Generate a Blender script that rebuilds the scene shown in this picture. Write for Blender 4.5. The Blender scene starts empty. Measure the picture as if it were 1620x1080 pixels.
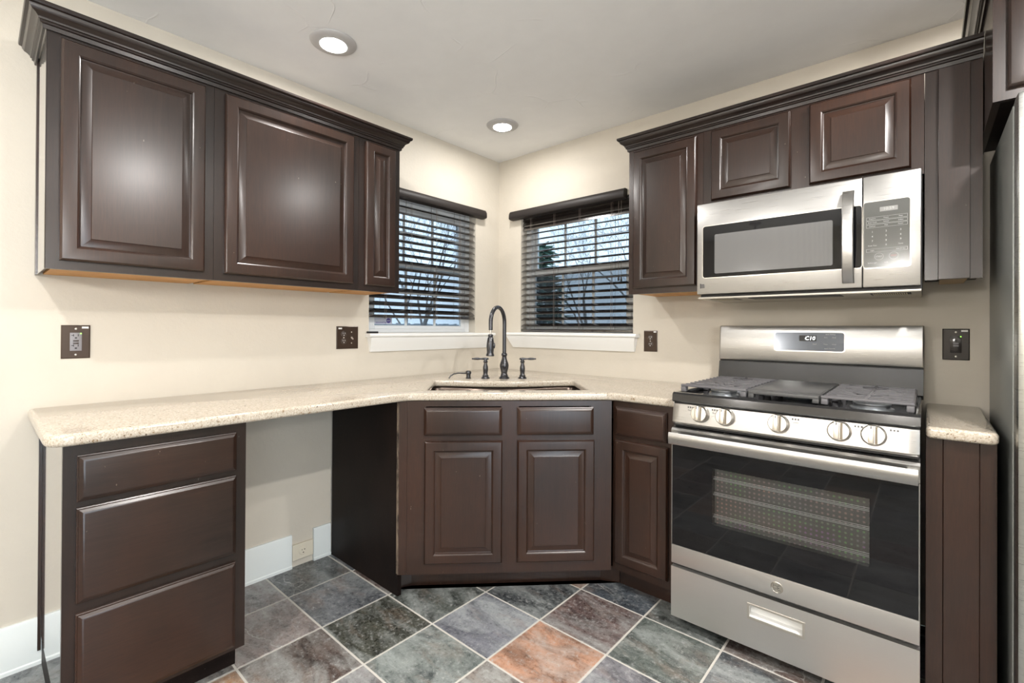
import bpy, bmesh, math, random
from mathutils import Vector, Matrix
random.seed(7)
C = bpy.context.scene.collection
S2 = math.sqrt(.5)
PI = math.pi

# ------------------------------------------------------------------ camera, sky, exposure
def setup_camera():
    th, pi_, ro = map(math.radians, (131.7107, .2305, .3138))
    f0 = Vector((math.cos(th), math.sin(th), 0)); r0 = Vector((math.sin(th), -math.cos(th), 0)); u0 = Vector((0, 0, 1))
    fw = f0*math.cos(pi_)+u0*math.sin(pi_); up = u0*math.cos(pi_)-f0*math.sin(pi_)
    rt = r0*math.cos(ro)+up*math.sin(ro); up2 = up*math.cos(ro)-r0*math.sin(ro)
    cd = bpy.data.cameras.new('camera'); cam = bpy.data.objects.new('camera', cd); C.objects.link(cam)
    cam.matrix_world = Matrix(((rt.x, up2.x, -fw.x, 2.3603), (rt.y, up2.y, -fw.y, -2.571), (rt.z, up2.z, -fw.z, 1.1994), (0, 0, 0, 1)))
    cd.sensor_width = 36; cd.lens = 744.948/1620*36
    cd.shift_x = (810-799.577)/1620; cd.shift_y = -(540-516.485)/1620
    cd.clip_start = .05
    bpy.context.scene.camera = cam
setup_camera()
sc = bpy.context.scene
sc.view_settings.view_transform = 'Standard'; sc.view_settings.look = 'None'
sc.view_settings.exposure = .88; sc.view_settings.gamma = 1; sc.view_settings.use_curve_mapping = False
w = bpy.data.worlds.new('overcast_sky'); sc.world = w; w.use_nodes = True
bg = w.node_tree.nodes['Background']; bg.inputs[0].default_value = (.60, .74, .88, 1); bg.inputs[1].default_value = 1.15
LAMP_W = 10.5
H = 2.428
# x, y, gain, kind ('visible'/'recessed' downlights, or an added, unseen globe for fill)
LAMPS = [(.455, -1.557, .55, 'recessed'), (.45, -.465, .34, 'recessed'), (2.9, -1.74, 2.7, 'recessed'), (2.55, -.60, 1.15, 'recessed'), (1.3, -2.95, 1.1, 'recessed'), (3.75, -2.6, 1.3, 'globe'), (2.2, -4.0, 1.5, 'globe'), (.9, -4.2, .8, 'globe')]
FILL_GLOBE_E = 60
DOOR_FILL_W = 34

# ------------------------------------------------------------------ materials
def mat(name, col=(.5, .5, .5), rough=.5, metal=0, coat=0, coat_rough=.1, spec=.5, emit=None, estr=0):
    m = bpy.data.materials.new(name); m.use_nodes = True
    b = m.node_tree.nodes['Principled BSDF']
    b.inputs['Base Color'].default_value = (*col, 1); b.inputs['Roughness'].default_value = rough
    b.inputs['Metallic'].default_value = metal; b.inputs['Coat Weight'].default_value = coat
    b.inputs['Coat Roughness'].default_value = coat_rough; b.inputs['Specular IOR Level'].default_value = spec
    if emit: b.inputs['Emission Color'].default_value = (*emit, 1); b.inputs['Emission Strength'].default_value = estr
    return m
class NT:
    def __init__(s, m): s.t = m.node_tree; s.b = s.t.nodes['Principled BSDF']
    def n(s, typ, **k):
        d = s.t.nodes.new(typ)
        for a, v in k.items():
            if a.startswith('i_'):
                key = a[2:].replace('_', ' ')
                d.inputs[int(key) if key.isdigit() else key].default_value = v
            else: setattr(d, a, v)
        return d
    def l(s, a, b): s.t.links.new(a, b)
    def coord(s, scale=(1, 1, 1), kind='Object'):
        tc = s.n('ShaderNodeTexCoord'); mp = s.n('ShaderNodeMapping'); mp.inputs['Scale'].default_value = scale
        s.l(tc.outputs[kind], mp.inputs[0]); return mp.outputs[0]
    def noise(s, co, scale, detail=4, rough=.55, dist=0):
        d = s.n('ShaderNodeTexNoise'); d.inputs['Scale'].default_value = scale; d.inputs['Detail'].default_value = detail
        d.inputs['Roughness'].default_value = rough; d.inputs['Distortion'].default_value = dist
        s.l(co, d.inputs['Vector']); return d.outputs['Fac']
    def ramp(s, fac, stops):
        d = s.n('ShaderNodeValToRGB'); cr = d.color_ramp
        while len(cr.elements) < len(stops): cr.elements.new(.5)
        for e, (p, c) in zip(cr.elements, stops): e.position = p; e.color = (*c, 1) if len(c) == 3 else c
        s.l(fac, d.inputs[0]); return d.outputs[0]
    def mix(s, f, a, b, mode='MIX'):
        d = s.n('ShaderNodeMix', data_type='RGBA', blend_type=mode)
        for src, i in ((f, 0), (a, 6), (b, 7)):
            if hasattr(src, 'links'): s.l(src, d.inputs[i])
            else: d.inputs[i].default_value = src if i == 0 else (*src, 1)
        return d.outputs[2]
    def bump(s, h, strength, dist=.002):
        d = s.n('ShaderNodeBump'); d.inputs['Strength'].default_value = strength; d.inputs['Distance'].default_value = dist
        s.l(h, d.inputs['Height']); s.l(d.outputs[0], s.b.inputs['Normal'])

def wood(name, horiz=None, tone=(.80, .86, .86)):
    m = mat(name, rough=.30, coat=.42, coat_rough=.22, spec=.35); t = NT(m)
    sc_ = {None: (16, 16, 1.3), 'x': (1.3, 16, 16), 'y': (16, 1.3, 16)}[horiz]
    co = t.coord(sc_); co2 = t.coord((1, 1, .45))
    g = t.noise(co, 3.0, 7, .65, .5); fine = t.noise(co, 14, 4, .6); big = t.noise(co2, 3.6, 4, .55)
    c1 = t.ramp(g, [(.28, (.012, .0062, .0045)), (.72, (.034, .0175, .0120))])
    c2 = t.mix(t.ramp(big, [(.3, (0, 0, 0)), (.72, (1, 1, 1))]), c1, (.052, .0195, .0110))
    c3 = t.mix(t.ramp(fine, [(.35, (0, 0, 0)), (.7, (.45, .45, .45))]), c2, (.013, .0075, .006))
    spm = t.ramp(t.noise(t.coord((1, 1, .6)), 70, 2, .4), [(.775, (0, 0, 0)), (.79, (1, 1, 1))])
    t.l(t.mix(1.0, t.mix(spm, c3, (.17, .125, .10)), tone, 'MULTIPLY'), t.b.inputs['Base Color'])
    t.bump(fine, .035, .0006)
    return m
M = {}
M['wood'] = wood('espresso_wood'); M['woodx'] = wood('espresso_wood_horizontal', 'x'); M['woody'] = wood('espresso_wood_horizontal_y', 'y')
M['frame'] = wood('charcoal_stained_frame_wood', None, (.50, .62, .70)); M['crown'] = wood('charcoal_stained_crown_wood', 'y', (.42, .55, .68))
M['dark_panel'] = mat('dark_laminate_panel', (.012, .0065, .005), .5, spec=.15)
M['gloss_side'] = mat('lacquered_cabinet_side', (.02, .011, .008), .10, coat=1, coat_rough=.04)
t = NT(M['dark_panel']); sp = t.noise(t.coord(), 130, 2, .5); big = t.noise(t.coord((2, 2, .7)), 3, 5, .7)
t.l(t.mix(t.ramp(sp, [(.70, (0, 0, 0)), (.74, (1, 1, 1))]), t.ramp(big, [(.35, (.006, .0035, .003)), (.75, (.015, .0085, .0065))]), (.05, .045, .042)), t.b.inputs['Base Color'])
M['raw'] = mat('raw_honey_plywood', (.55, .27, .07), .6)
t = NT(M['raw']); g = t.noise(t.coord((20, 3, 20)), 3, 4); t.l(t.ramp(g, [(.3, (.42, .19, .045)), (.7, (.62, .33, .10))]), t.b.inputs['Base Color'])
M['pale_wood'] = mat('pale_softwood', (.5, .36, .2), .7)

def wall_paint(name, col, amp=.35, scale=60):
    m = mat(name, col, .55, spec=.3); t = NT(m); co = t.coord()
    n1 = t.noise(co, scale, 3, .6); n2 = t.noise(co, 7, 4, .6)
    d = t.n('ShaderNodeMath', operation='ADD'); t.l(n1, d.inputs[0]); t.l(n2, d.inputs[1])
    t.bump(d.outputs[0], amp, .0025)
    t.l(t.mix(t.ramp(n2, [(.3, (0, 0, 0)), (.8, (1, 1, 1))]), col, tuple(c*.955 for c in col)), t.b.inputs['Base Color'])
    return m
M['wall'] = wall_paint('warm_cream_wall_paint', (.60, .552, .472))
M['ceil'] = wall_paint('ceiling_paint', (.87, .875, .875), .25, 40)
t = NT(M['ceil'])            # hand-trowelled ridges in the ceiling plaster
co = t.coord((1, 1, 1)); v = t.n('ShaderNodeTexVoronoi', feature='DISTANCE_TO_EDGE'); v.inputs['Scale'].default_value = 2.3
wn = t.n('ShaderNodeTexNoise'); wn.inputs['Scale'].default_value = 1.7; t.l(co, wn.inputs['Vector'])
mxv = t.n('ShaderNodeMix', data_type='RGBA', blend_type='ADD'); mxv.inputs[0].default_value = .55; t.l(co, mxv.inputs[6]); t.l(wn.outputs['Color'], mxv.inputs[7])
t.l(mxv.outputs[2], v.inputs['Vector'])
ridge = t.ramp(v.outputs['Distance'], [(0, (1, 1, 1)), (.012, (0, 0, 0))])
brk = t.ramp(t.noise(co, 3.1, 3), [(.5, (0, 0, 0)), (.6, (1, 1, 1))])
rid = t.mix(1.0, ridge, brk, 'MULTIPLY')
h = t.mix(.12, rid, t.noise(co, 55, 3)); t.bump(h, .55, .004)
M['white'] = mat('white_trim_paint', (.80, .80, .78), .35)
M['base'] = mat('pale_grey_baseboard_paint', (.72, .76, .75), .4)
M['vinyl'] = mat('white_vinyl', (.75, .77, .78), .4)

def granite():
    m = mat('speckled_beige_quartz', rough=.16, coat=.3, coat_rough=.05); t = NT(m); co = t.coord()
    n1 = t.noise(co, 190, 3, .6); n2 = t.noise(co, 95, 3, .65); n3 = t.noise(co, 16, 3)
    a = t.ramp(n1, [(.32, (.33, .275, .20)), (.5, (.47, .415, .34)), (.68, (.60, .55, .47))])
    b = t.mix(t.ramp(n2, [(.62, (0, 0, 0)), (.67, (1, 1, 1))]), a, (.20, .125, .06))
    c = t.mix(t.ramp(t.noise(t.coord((1.3, 1.2, 1.1)), 130, 2, .5), [(.665, (0, 0, 0)), (.70, (1, 1, 1))]), b, (.085, .05, .028))
    t.l(t.mix(t.ramp(n3, [(.3, (0, 0, 0)), (.8, (.25, .25, .25))]), c, (.47, .41, .33)), t.b.inputs['Base Color'])
    return m
M['stone'] = granite()

def steel(name, col=(.60, .585, .565), rough=.27, aniso=.0, streak=(2, 2, 160)):
    m = mat(name, col, rough, 1); t = NT(m)
    n = t.noise(t.coord(streak), 4, 4, .7); t.bump(n, .06, .0006)
    t.l(t.ramp(n, [(.3, (rough-.05,)*3), (.7, (rough+.06,)*3)]), t.b.inputs['Roughness'])
    if aniso: t.b.inputs['Anisotropic'].default_value = aniso; tg = t.n('ShaderNodeTangent', direction_type='RADIAL', axis='Z'); t.l(tg.outputs[0], t.b.inputs['Tangent'])
    return m
M['steel'] = steel('brushed_stainless_steel', (.42, .414, .403), .31, .5)
M['steel_lightened'] = steel('brushed_stainless_lightened', (.64, .625, .605), .40, .5)  # same steel, extra brightness put into the base colour for drawer and door
M['steel_dark'] = steel('fridge_stainless', (.46, .47, .455), .30, .4)
M['fridge_side'] = mat('grey_textured_fridge_side', (.30, .315, .30), .38, .35)
M['steel_plain'] = mat('satin_metal', (.62, .59, .54), .28, 1)
M['black_gloss'] = mat('black_enamel', (.012, .012, .013), .12, coat=.4)
M['black'] = mat('black_plastic', (.012, .012, .013), .45)
M['iron'] = mat('cast_iron', (.115, .112, .12), .36)
M['griddle'] = mat('cast_iron_griddle', (.07, .07, .07), .33)
M['oil_bronze'] = mat('oil_rubbed_bronze', (.075, .075, .08), .24, .75)
M['burner'] = mat('burner_cap_metal', (.34, .36, .38), .38, .8)
M['sink'] = mat('dark_composite_steel_bowl', (.11, .085, .07), .22, .8)
M['blind'] = mat('dark_walnut_blind', (.020, .0155, .0135), .25, coat=1, coat_rough=.10)
M['blind'].node_tree.nodes['Principled BSDF'].inputs['Coat IOR'].default_value = 1.9
M['valance'] = mat('matt_walnut_valance', (.022, .018, .0165), .5, spec=.3)
M['cord'] = mat('brown_cord', (.16, .13, .11), .7)
M['plate'] = mat('bronze_wall_plate', (.055, .035, .024), .3, .35)
M['plate_black'] = mat('gloss_black_plate', (.018, .014, .013), .10, .1)
M['device'] = mat('grey_device_face', (.22, .21, .22), .4)
M['device_dark'] = mat('brown_device_face', (.045, .03, .022), .35)
M['slot'] = mat('dark_slot', (.004, .004, .004), .6)
M['screw'] = mat('screw_metal', (.6, .57, .52), .3, 1)
M['cream'] = mat('cream_plastic', (.70, .64, .52), .45)
M['sticker'] = mat('white_sticker', (.75, .75, .74), .5)
M['lens'] = mat('lamp_lens', (1, 1, 1), .4, emit=(1, .98, .95), estr=28)
M['lamp_trim'] = mat('lamp_trim_white', (.46, .45, .445), .4)
M['led_white'] = mat('display_digits', (1, 1, 1), .4, emit=(.95, 1, 1), estr=2.2)
M['led_green'] = mat('green_indicator_light', (.2, .9, .1), .4, emit=(.35, 1, .1), estr=1.5)
M['print'] = mat('pale_printing', (.55, .56, .55), .5)
M['print_dark'] = mat('dark_printing', (.05, .05, .05), .5)
M['print_red'] = mat('red_printing', (.35, .05, .04), .5)
M['panel_grey'] = mat('blue_grey_display_glass', (.11, .13, .165), .16, .2, coat=.3)
M['ctrl_glass'] = mat('smoked_control_glass', (.085, .088, .082), .14, coat=.3)
M['badge'] = mat('badge_nickel', (.50, .47, .42), .3, 1)
M['grout'] = mat('pale_grout', (.50, .48, .44), .85)
M['rubber'] = mat('toe_dirt', (.02, .016, .013), .6)

def slate():
    m = mat('multicolour_slate', rough=.33); t = NT(m); co = t.coord()
    vc = t.n('ShaderNodeVertexColor', layer_name='tile'); vo = t.n('ShaderNodeVertexColor', layer_name='shift')
    off = t.n('ShaderNodeVectorMath', operation='MULTIPLY_ADD'); off.inputs[1].default_value = (9, 9, 9); t.l(vo.outputs[0], off.inputs[0]); t.l(co, off.inputs[2])
    o = off.outputs[0]
    st = t.n('ShaderNodeMapping'); st.inputs['Scale'].default_value = (1.0, 2.2, 1); st.inputs['Rotation'].default_value = (0, 0, .6); t.l(o, st.inputs[0]); q = st.outputs[0]
    n1 = t.noise(q, 6, 8, .7, .6); n2 = t.noise(o, 60, 6, .8); n3 = t.noise(q, 3.4, 7, .62, 1.0); n4 = t.noise(q, 5.2, 8, .68, .4)
    dark = t.mix(1.0, vc.outputs[0], (.30, .31, .33), 'MULTIPLY')
    light = t.mix(.5, vc.outputs[0], (.40, .43, .42))
    warm = t.mix(.5, vc.outputs[0], (.26, .17, .12))
    a = t.mix(t.ramp(n1, [(.36, (0, 0, 0)), (.60, (1, 1, 1))]), dark, vc.outputs[0])
    b = t.mix(t.ramp(n3, [(.46, (0, 0, 0)), (.66, (.9, .9, .9))]), a, light)
    c = t.mix(t.ramp(n4, [(.54, (0, 0, 0)), (.68, (.6, .6, .6))]), b, warm)
    v = t.n('ShaderNodeTexVoronoi', feature='DISTANCE_TO_EDGE'); v.inputs['Scale'].default_value = 3.6
    wn = t.n('ShaderNodeTexNoise'); wn.inputs['Scale'].default_value = 5; wn.inputs['Detail'].default_value = 7; t.l(o, wn.inputs['Vector'])
    mv = t.n('ShaderNodeMix', data_type='RGBA', blend_type='ADD'); mv.inputs[0].default_value = .2; t.l(q, mv.inputs[6]); t.l(wn.outputs['Color'], mv.inputs[7]); t.l(mv.outputs[2], v.inputs['Vector'])
    vein = t.mix(1.0, t.ramp(v.outputs['Distance'], [(0, (1, 1, 1)), (.010, (0, 0, 0))]), t.ramp(t.noise(o, 3.1, 4), [(.54, (0, 0, 0)), (.66, (.75, .75, .75))]), 'MULTIPLY')
    d = t.mix(vein, c, (.50, .50, .48))
    e = t.mix(t.ramp(n2, [(.53, (0, 0, 0)), (.68, (.7, .7, .7))]), d, (.42, .43, .42))
    f = t.mix(t.ramp(n2, [(.26, (.35, .35, .35)), (.48, (0, 0, 0))]), e, dark)
    t.l(f, t.b.inputs['Base Color'])
    t.l(t.ramp(n2, [(.3, (.22,)*3), (.7, (.42,)*3)]), t.b.inputs['Roughness'])
    hh = t.mix(.4, t.ramp(n3, [(.40, (0, 0, 0)), (.45, (.4, .4, .4)), (.58, (.5, .5, .5)), (.62, (1, 1, 1))]), n2); t.bump(hh, .45, .0025)
    return m
M['slate'] = slate()

def glass(name, tint=(1, 1, 1), refl=.07, alpha=None):
    m = bpy.data.materials.new(name); m.use_nodes = True; nt = m.node_tree; nt.nodes.remove(nt.nodes['Principled BSDF'])
    o = nt.nodes['Material Output']; tr = nt.nodes.new('ShaderNodeBsdfTransparent'); tr.inputs[0].default_value = (*tint, 1)
    gl = nt.nodes.new('ShaderNodeBsdfGlossy'); gl.inputs['Roughness'].default_value = .02
    mx = nt.nodes.new('ShaderNodeMixShader'); fr = nt.nodes.new('ShaderNodeFresnel'); fr.inputs[0].default_value = 1.45
    nt.links.new(fr.outputs[0], mx.inputs[0]); nt.links.new(tr.outputs[0], mx.inputs[1]); nt.links.new(gl.outputs[0], mx.inputs[2]); nt.links.new(mx.outputs[0], o.inputs[0])
    return m
M['glass'] = glass('window_glass', (.93, .97, 1)); M['oven_glass'] = glass('oven_door_glass', (.85, .85, .85))
M['dark_glass'] = mat('black_oven_glass', (.006, .006, .007), .03, spec=.32)
def screen_mat(op):
    m = bpy.data.materials.new('insect_screen'); m.use_nodes = True; nt = m.node_tree
    b = nt.nodes['Principled BSDF']; b.inputs['Base Color'].default_value = (.15, .18, .21, 1); b.inputs['Roughness'].default_value = .8
    tr = nt.nodes.new('ShaderNodeBsdfTransparent'); mx = nt.nodes.new('ShaderNodeMixShader'); mx.inputs[0].default_value = op
    nt.links.new(tr.outputs[0], mx.inputs[1]); nt.links.new(b.outputs[0], mx.inputs[2]); nt.links.new(mx.outputs[0], nt.nodes['Material Output'].inputs[0])
    return m
M['screen1'] = screen_mat(.22); M['screen2'] = screen_mat(.5)
def mesh_screen(name, base, dots, scale, colour=False):
    m = mat(name, base, .30); t = NT(m); co = t.coord()
    v = t.n('ShaderNodeTexVoronoi'); v.inputs['Scale'].default_value = scale; v.inputs['Randomness'].default_value = 0; t.l(co, v.inputs['Vector'])
    msk = t.ramp(v.outputs['Distance'], [(.30, (1, 1, 1)), (.45, (0, 0, 0))])
    d = dots
    if colour: d = t.ramp(t.noise(co, 7, 2), [(.36, (.50, .26, .56)), (.46, (.24, .62, .18)), (.56, (.50, .40, .46)), (.66, (.70, .40, .34))])
    t.l(t.mix(msk, base, d), t.b.inputs['Base Color']); return m
M['oven_mesh'] = mesh_screen('oven_window_dot_screen', (.16, .16, .15), (.12, .1, .1), 62, True)
M['mw_mesh'] = mesh_screen('microwave_dot_screen', (.20, .20, .20), (.10, .10, .10), 420)
NT(M['mw_mesh']).b.inputs['Roughness'].default_value = .1
M['bark'] = mat('grey_bark', (.22, .20, .19), .9); M['leaf'] = mat('evergreen_needles', (.05, .12, .085), .8)
M['fence'] = mat('weathered_grey_fence', (.40, .43, .46), .9); M['ground'] = mat('winter_lawn', (.20, .20, .15), 1)
M['shed'] = mat('white_metal_roof', (.75, .78, .8), .5); M['purple'] = mat('violet_blue_print', (.07, .05, .25), .5)

# ------------------------------------------------------------------ mesh builder
class MB:
    def __init__(s): s.bm = bmesh.new()
    def box(s, x0, x1, y0, y1, z0, z1, bev=0, seg=2):
        vs = [s.bm.verts.new((x, y, z)) for x in sorted((x0, x1)) for y in sorted((y0, y1)) for z in sorted((z0, z1))]
        fs = [s.bm.faces.new([vs[i] for i in q]) for q in ((0, 1, 3, 2), (4, 6, 7, 5), (0, 4, 5, 1), (2, 3, 7, 6), (0, 2, 6, 4), (1, 5, 7, 3))]
        if bev: s._bev(fs, bev, seg)
        return s
    def _bev(s, fs, bev, seg):
        es = list({e for f in fs for e in f.edges})
        bmesh.ops.bevel(s.bm, geom=es, offset=bev, segments=seg, profile=.6, affect='EDGES', clamp_overlap=True)
    def obox(s, O, U, V, N, u0, u1, v0, v1, n0, n1, bev=0, seg=2):       # box in a local frame
        O, U, V, N = map(Vector, (O, U, V, N))
        vs = [s.bm.verts.new(O+U*a+V*b+N*c) for a in (u0, u1) for b in (v0, v1) for c in (n0, n1)]
        fs = [s.bm.faces.new([vs[i] for i in q]) for q in ((0, 1, 3, 2), (4, 6, 7, 5), (0, 4, 5, 1), (2, 3, 7, 6), (0, 2, 6, 4), (1, 5, 7, 3))]
        if bev: s._bev(fs, bev, seg)
        return s
    def loft(s, rings, close=True, cap0=False, cap1=False):
        R = [[s.bm.verts.new(p) for p in r] for r in rings]
        n = len(R[0])
        for a, b in zip(R, R[1:]):
            for i in range(n if close else n-1):
                j = (i+1) % n
                s.bm.faces.new((a[i], a[j], b[j], b[i]))
        if cap0: s.bm.faces.new(R[0][::-1])
        if cap1: s.bm.faces.new(R[-1])
        return s
    def prism(s, poly, vec):
        vec = Vector(vec); return s.loft([[Vector(p) for p in poly], [Vector(p)+vec for p in poly]], True, True, True)
    def lathe(s, prof, O, A=(0, 0, 1), n=24, cap=True):
        A = Vector(A).normalized(); O = Vector(O); P = A.orthogonal().normalized(); Q = A.cross(P)
        rings = [[O+A*z+(P*math.cos(2*PI*i/n)+Q*math.sin(2*PI*i/n))*max(r, 1e-5) for i in range(n)] for r, z in prof]
        return s.loft(rings, True, cap, cap)
    def tube(s, pts, r, n=8, cap=True):
        pts = [Vector(p) for p in pts]; rr = r if isinstance(r, (list, tuple)) else [r]*len(pts)
        rings = []; prev = None
        for i, p in enumerate(pts):
            d = (pts[min(i+1, len(pts)-1)]-pts[max(i-1, 0)]).normalized()
            if prev is None: P = d.orthogonal().normalized()
            else: P = (prev-d*prev.dot(d)).normalized()
            prev = P; Q = d.cross(P)
            rings.append([p+(P*math.cos(2*PI*k/n)+Q*math.sin(2*PI*k/n))*rr[i] for k in range(n)])
        return s.loft(rings, True, cap, cap)
    def rects(s, O, U, V, N, w, h, prof, cap=True):                       # nested rectangles: raised panels, drawer fronts
        O, U, V, N = map(Vector, (O, U, V, N))
        rings = [[O+U*a+V*b+N*d for a, b in ((i, i), (w-i, i), (w-i, h-i), (i, h-i))] for i, d in prof]
        return s.loft(rings, True, True, cap)
    def grid_hole(s, O, U, V, N, w, h, holes, th):                        # slab w x h with rectangular holes
        us = sorted({0, w, *[x for q in holes for x in (q[0], q[1])]}); vs = sorted({0, h, *[x for q in holes for x in (q[2], q[3])]})
        for a0, a1 in zip(us, us[1:]):
            for b0, b1 in zip(vs, vs[1:]):
                m = ((a0+a1)/2, (b0+b1)/2)
                if any(q[0] < m[0] < q[1] and q[2] < m[1] < q[3] for q in holes): continue
                s.obox(O, U, V, N, a0, a1, b0, b1, -th, 0)
        bmesh.ops.remove_doubles(s.bm, verts=s.bm.verts, dist=1e-5)
        bad = {}
        for f in s.bm.faces: bad.setdefault(tuple(sorted(v.index for v in f.verts)), []).append(f)
        s.bm.verts.index_update(); bad = {}
        for f in s.bm.faces: bad.setdefault(tuple(sorted(v.index for v in f.verts)), []).append(f)
        kill = [f for g in bad.values() if len(g) > 1 for f in g]
        bmesh.ops.delete(s.bm, geom=kill, context='FACES_ONLY')
        return s
    def build(s, name, material, parent=None, smooth=None, at=None):
        bmesh.ops.recalc_face_normals(s.bm, faces=s.bm.faces)
        o0 = Vector(at) if at is not None else Vector((0, 0, 0))
        if parent is not None: o0 = WORLD[parent.name]
        for v in s.bm.verts: v.co -= o0
        me = bpy.data.meshes.new(name); s.bm.to_mesh(me); s.bm.free()
        me.materials.append(M[material] if isinstance(material, str) else material)
        ob = bpy.data.objects.new(name, me); C.objects.link(ob)
        if parent is not None: ob.parent = parent
        else: ob.location = o0
        WORLD[ob.name] = o0
        me.polygons.foreach_set('use_smooth', [True]*len(me.polygons))
        me.set_sharp_from_angle(angle=math.radians(smooth if smooth else 28))
        return ob
WORLD = {}
def thing(name, label, cat, loc, group=None):
    o = bpy.data.objects.new(name, None); C.objects.link(o); o.location = loc; o.empty_display_size = .05
    o['label'] = label; o['category'] = cat
    if group: o['group'] = group
    WORLD[o.name] = Vector(loc); return o
def tag(o, label, cat, group=None):
    o['label'] = label; o['category'] = cat
    if group: o['group'] = group
    return o
def struct(o, label=None):
    o['kind'] = 'structure'
    if label: o['label'] = label
    return o
def text(name, s, size, O, U, V, material, parent, depth=.0004, align='CENTER', shear=0):
    cu = bpy.data.curves.new(name, 'FONT'); cu.body = s; cu.size = size; cu.align_x = align; cu.align_y = 'CENTER'; cu.extrude = depth; cu.shear = shear; cu.resolution_u = 2
    ob = bpy.data.objects.new(name, cu); C.objects.link(ob)
    me = bpy.data.meshes.new_from_object(ob.evaluated_get(bpy.context.evaluated_depsgraph_get()))
    bpy.data.objects.remove(ob)
    U, V = Vector(U), Vector(V); N = U.cross(V); off = WORLD[parent.name]
    for v in me.vertices: v.co = Vector(O)-off+U*v.co.x+V*v.co.y+N*(v.co.z+depth*1.2)
    me.materials.clear(); me.materials.append(M[material])
    o = bpy.data.objects.new(name, me); C.objects.link(o); o.parent = parent; WORLD[o.name] = off
    return o
X_, Y_, Z_ = (1, 0, 0), (0, 1, 0), (0, 0, 1)
def dg(t, c, z=0): return Vector(((t+c)*S2, (t-c)*S2, z))                # along / out from the corner diagonal
DU, DN = Vector((S2, S2, 0)), Vector((S2, -S2, 0))

# ------------------------------------------------------------------ setting
RX, RY = 4.6, -5.0
WL = dict(a0=-1.09, a1=-.243, z0=1.168, z1=2.0)      # opening in the left wall (y)
WR = dict(a0=.213, a1=1.076, z0=1.172, z1=2.0)       # opening in the back wall (x)
TH = .13
mb = MB(); mb.grid_hole((0, RY, 0), Y_, Z_, X_, -RY+TH, H, [(WL['a0']-RY, WL['a1']-RY, WL['z0'], WL['z1'])], TH); struct(mb.build('wall_left', 'wall'))
mb = MB(); mb.grid_hole((0, 0, 0), X_, Z_, (0, -1, 0), RX, H, [(WR['a0'], WR['a1'], WR['z0'], WR['z1'])], TH); struct(mb.build('wall_back', 'wall'))
mb = MB(); mb.grid_hole((RX, 0, 0), (0, -1, 0), Z_, (-1, 0, 0), -RY, H, [(2.4, 4.6, .02, 2.08)], .1); struct(mb.build('wall_right', 'wall'))
struct(MB().box(0, RX, RY-.1, RY, 0, H).build('wall_front', 'wall'))
struct(MB().box(-TH, RX+.1, RY-.1, TH, H, H+.1).build('ceiling', 'ceil'))

def build_floor():
    cols = {  # slate colours tile by tile (column from the left wall, row from the back wall)
        (3, 1): (.36, .185, .11), (3, 0): (.105, .068, .062), (2, 1): (.135, .14, .165), (2, 0): (.045, .05, .053), (1, 1): (.055, .062, .055),
        (1, 2): (.05, .052, .040), (0, 2): (.11, .118, .13), (-1, 2): (.085, .09, .092), (2, 2): (.135, .155, .145), (1, 3): (.085, .058, .048),
        (0, 3): (.20, .165, .155), (-1, 3): (.16, .135, .13), (4, 0): (.085, .10, .09), (3, -1): (.05, .06, .072), (4, 1): (.17, .165, .18),
        (3, 2): (.18, .155, .135), (2, 3): (.19, .18, .18), (5, 0): (.06, .068, .075), (4, -1): (.045, .05, .045), (1, 4): (.24, .12, .05), (0, 4): (.14, .13, .12), (-1, 4): (.12, .12, .115)}
    pal = [(.10, .11, .12), (.06, .065, .06), (.15, .14, .14), (.09, .06, .05), (.22, .14, .10), (.12, .13, .12)]
    bm = bmesh.new(); cl = bm.loops.layers.float_color.new('tile'); sh = bm.loops.layers.float_color.new('shift')
    P = .3085; PY = .3125; g = .0035
    def add(x0, x1, y0, y1, z0, z1, col, mi, bev):
        zz = [(x0, y0), (x1, y0), (x1, y1), (x0, y1)]
        lo = [bm.verts.new((x, y, z0)) for x, y in zz]; cx, cy = (x0+x1)/2, (y0+y1)/2
        mid = [bm.verts.new((x, y, z1-bev)) for x, y in zz]
        hi = [bm.verts.new((x+(bev if x < cx else -bev), y+(bev if y < cy else -bev), z1)) for x, y in zz]
        fs = [bm.faces.new(hi)]
        for a, b in ((lo, mid), (mid, hi)):
            for i in range(4): j = (i+1) % 4; fs.append(bm.faces.new((a[i], a[j], b[j], b[i])))
        r = (random.random(), random.random(), random.random(), 1)
        for f in fs:
            f.material_index = mi
            for lp in f.loops: lp[cl] = (*[min(1, (c*.85+.15*sum(col)/3)*1.35) for c in col], 1); lp[sh] = r
    add(0, RX, RY, 0, -.05, -.0018, (.3, .3, .3), 1, .0001)
    for i in range(-1, 15):
        for j in range(-3, 14):
            x0 = .250+P*i; y1 = -.7075-PY*j; y0 = y1-PY
            a0, a1, b0, b1 = max(x0+g, 0), min(x0+P-g, RX), max(y0+g, RY), min(y1-g, 0)
            if a1-a0 < .01 or b1-b0 < .01: continue
            add(a0, a1, b0, b1, -.004, 0, cols.get((i, j), random.choice(pal)), 0, .0022)
    me = bpy.data.meshes.new('floor'); bm.to_mesh(me); bm.free()
    me.materials.append(M['slate']); me.materials.append(M['grout'])
    o = bpy.data.objects.new('floor', me); C.objects.link(o); struct(o)
build_floor()

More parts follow.
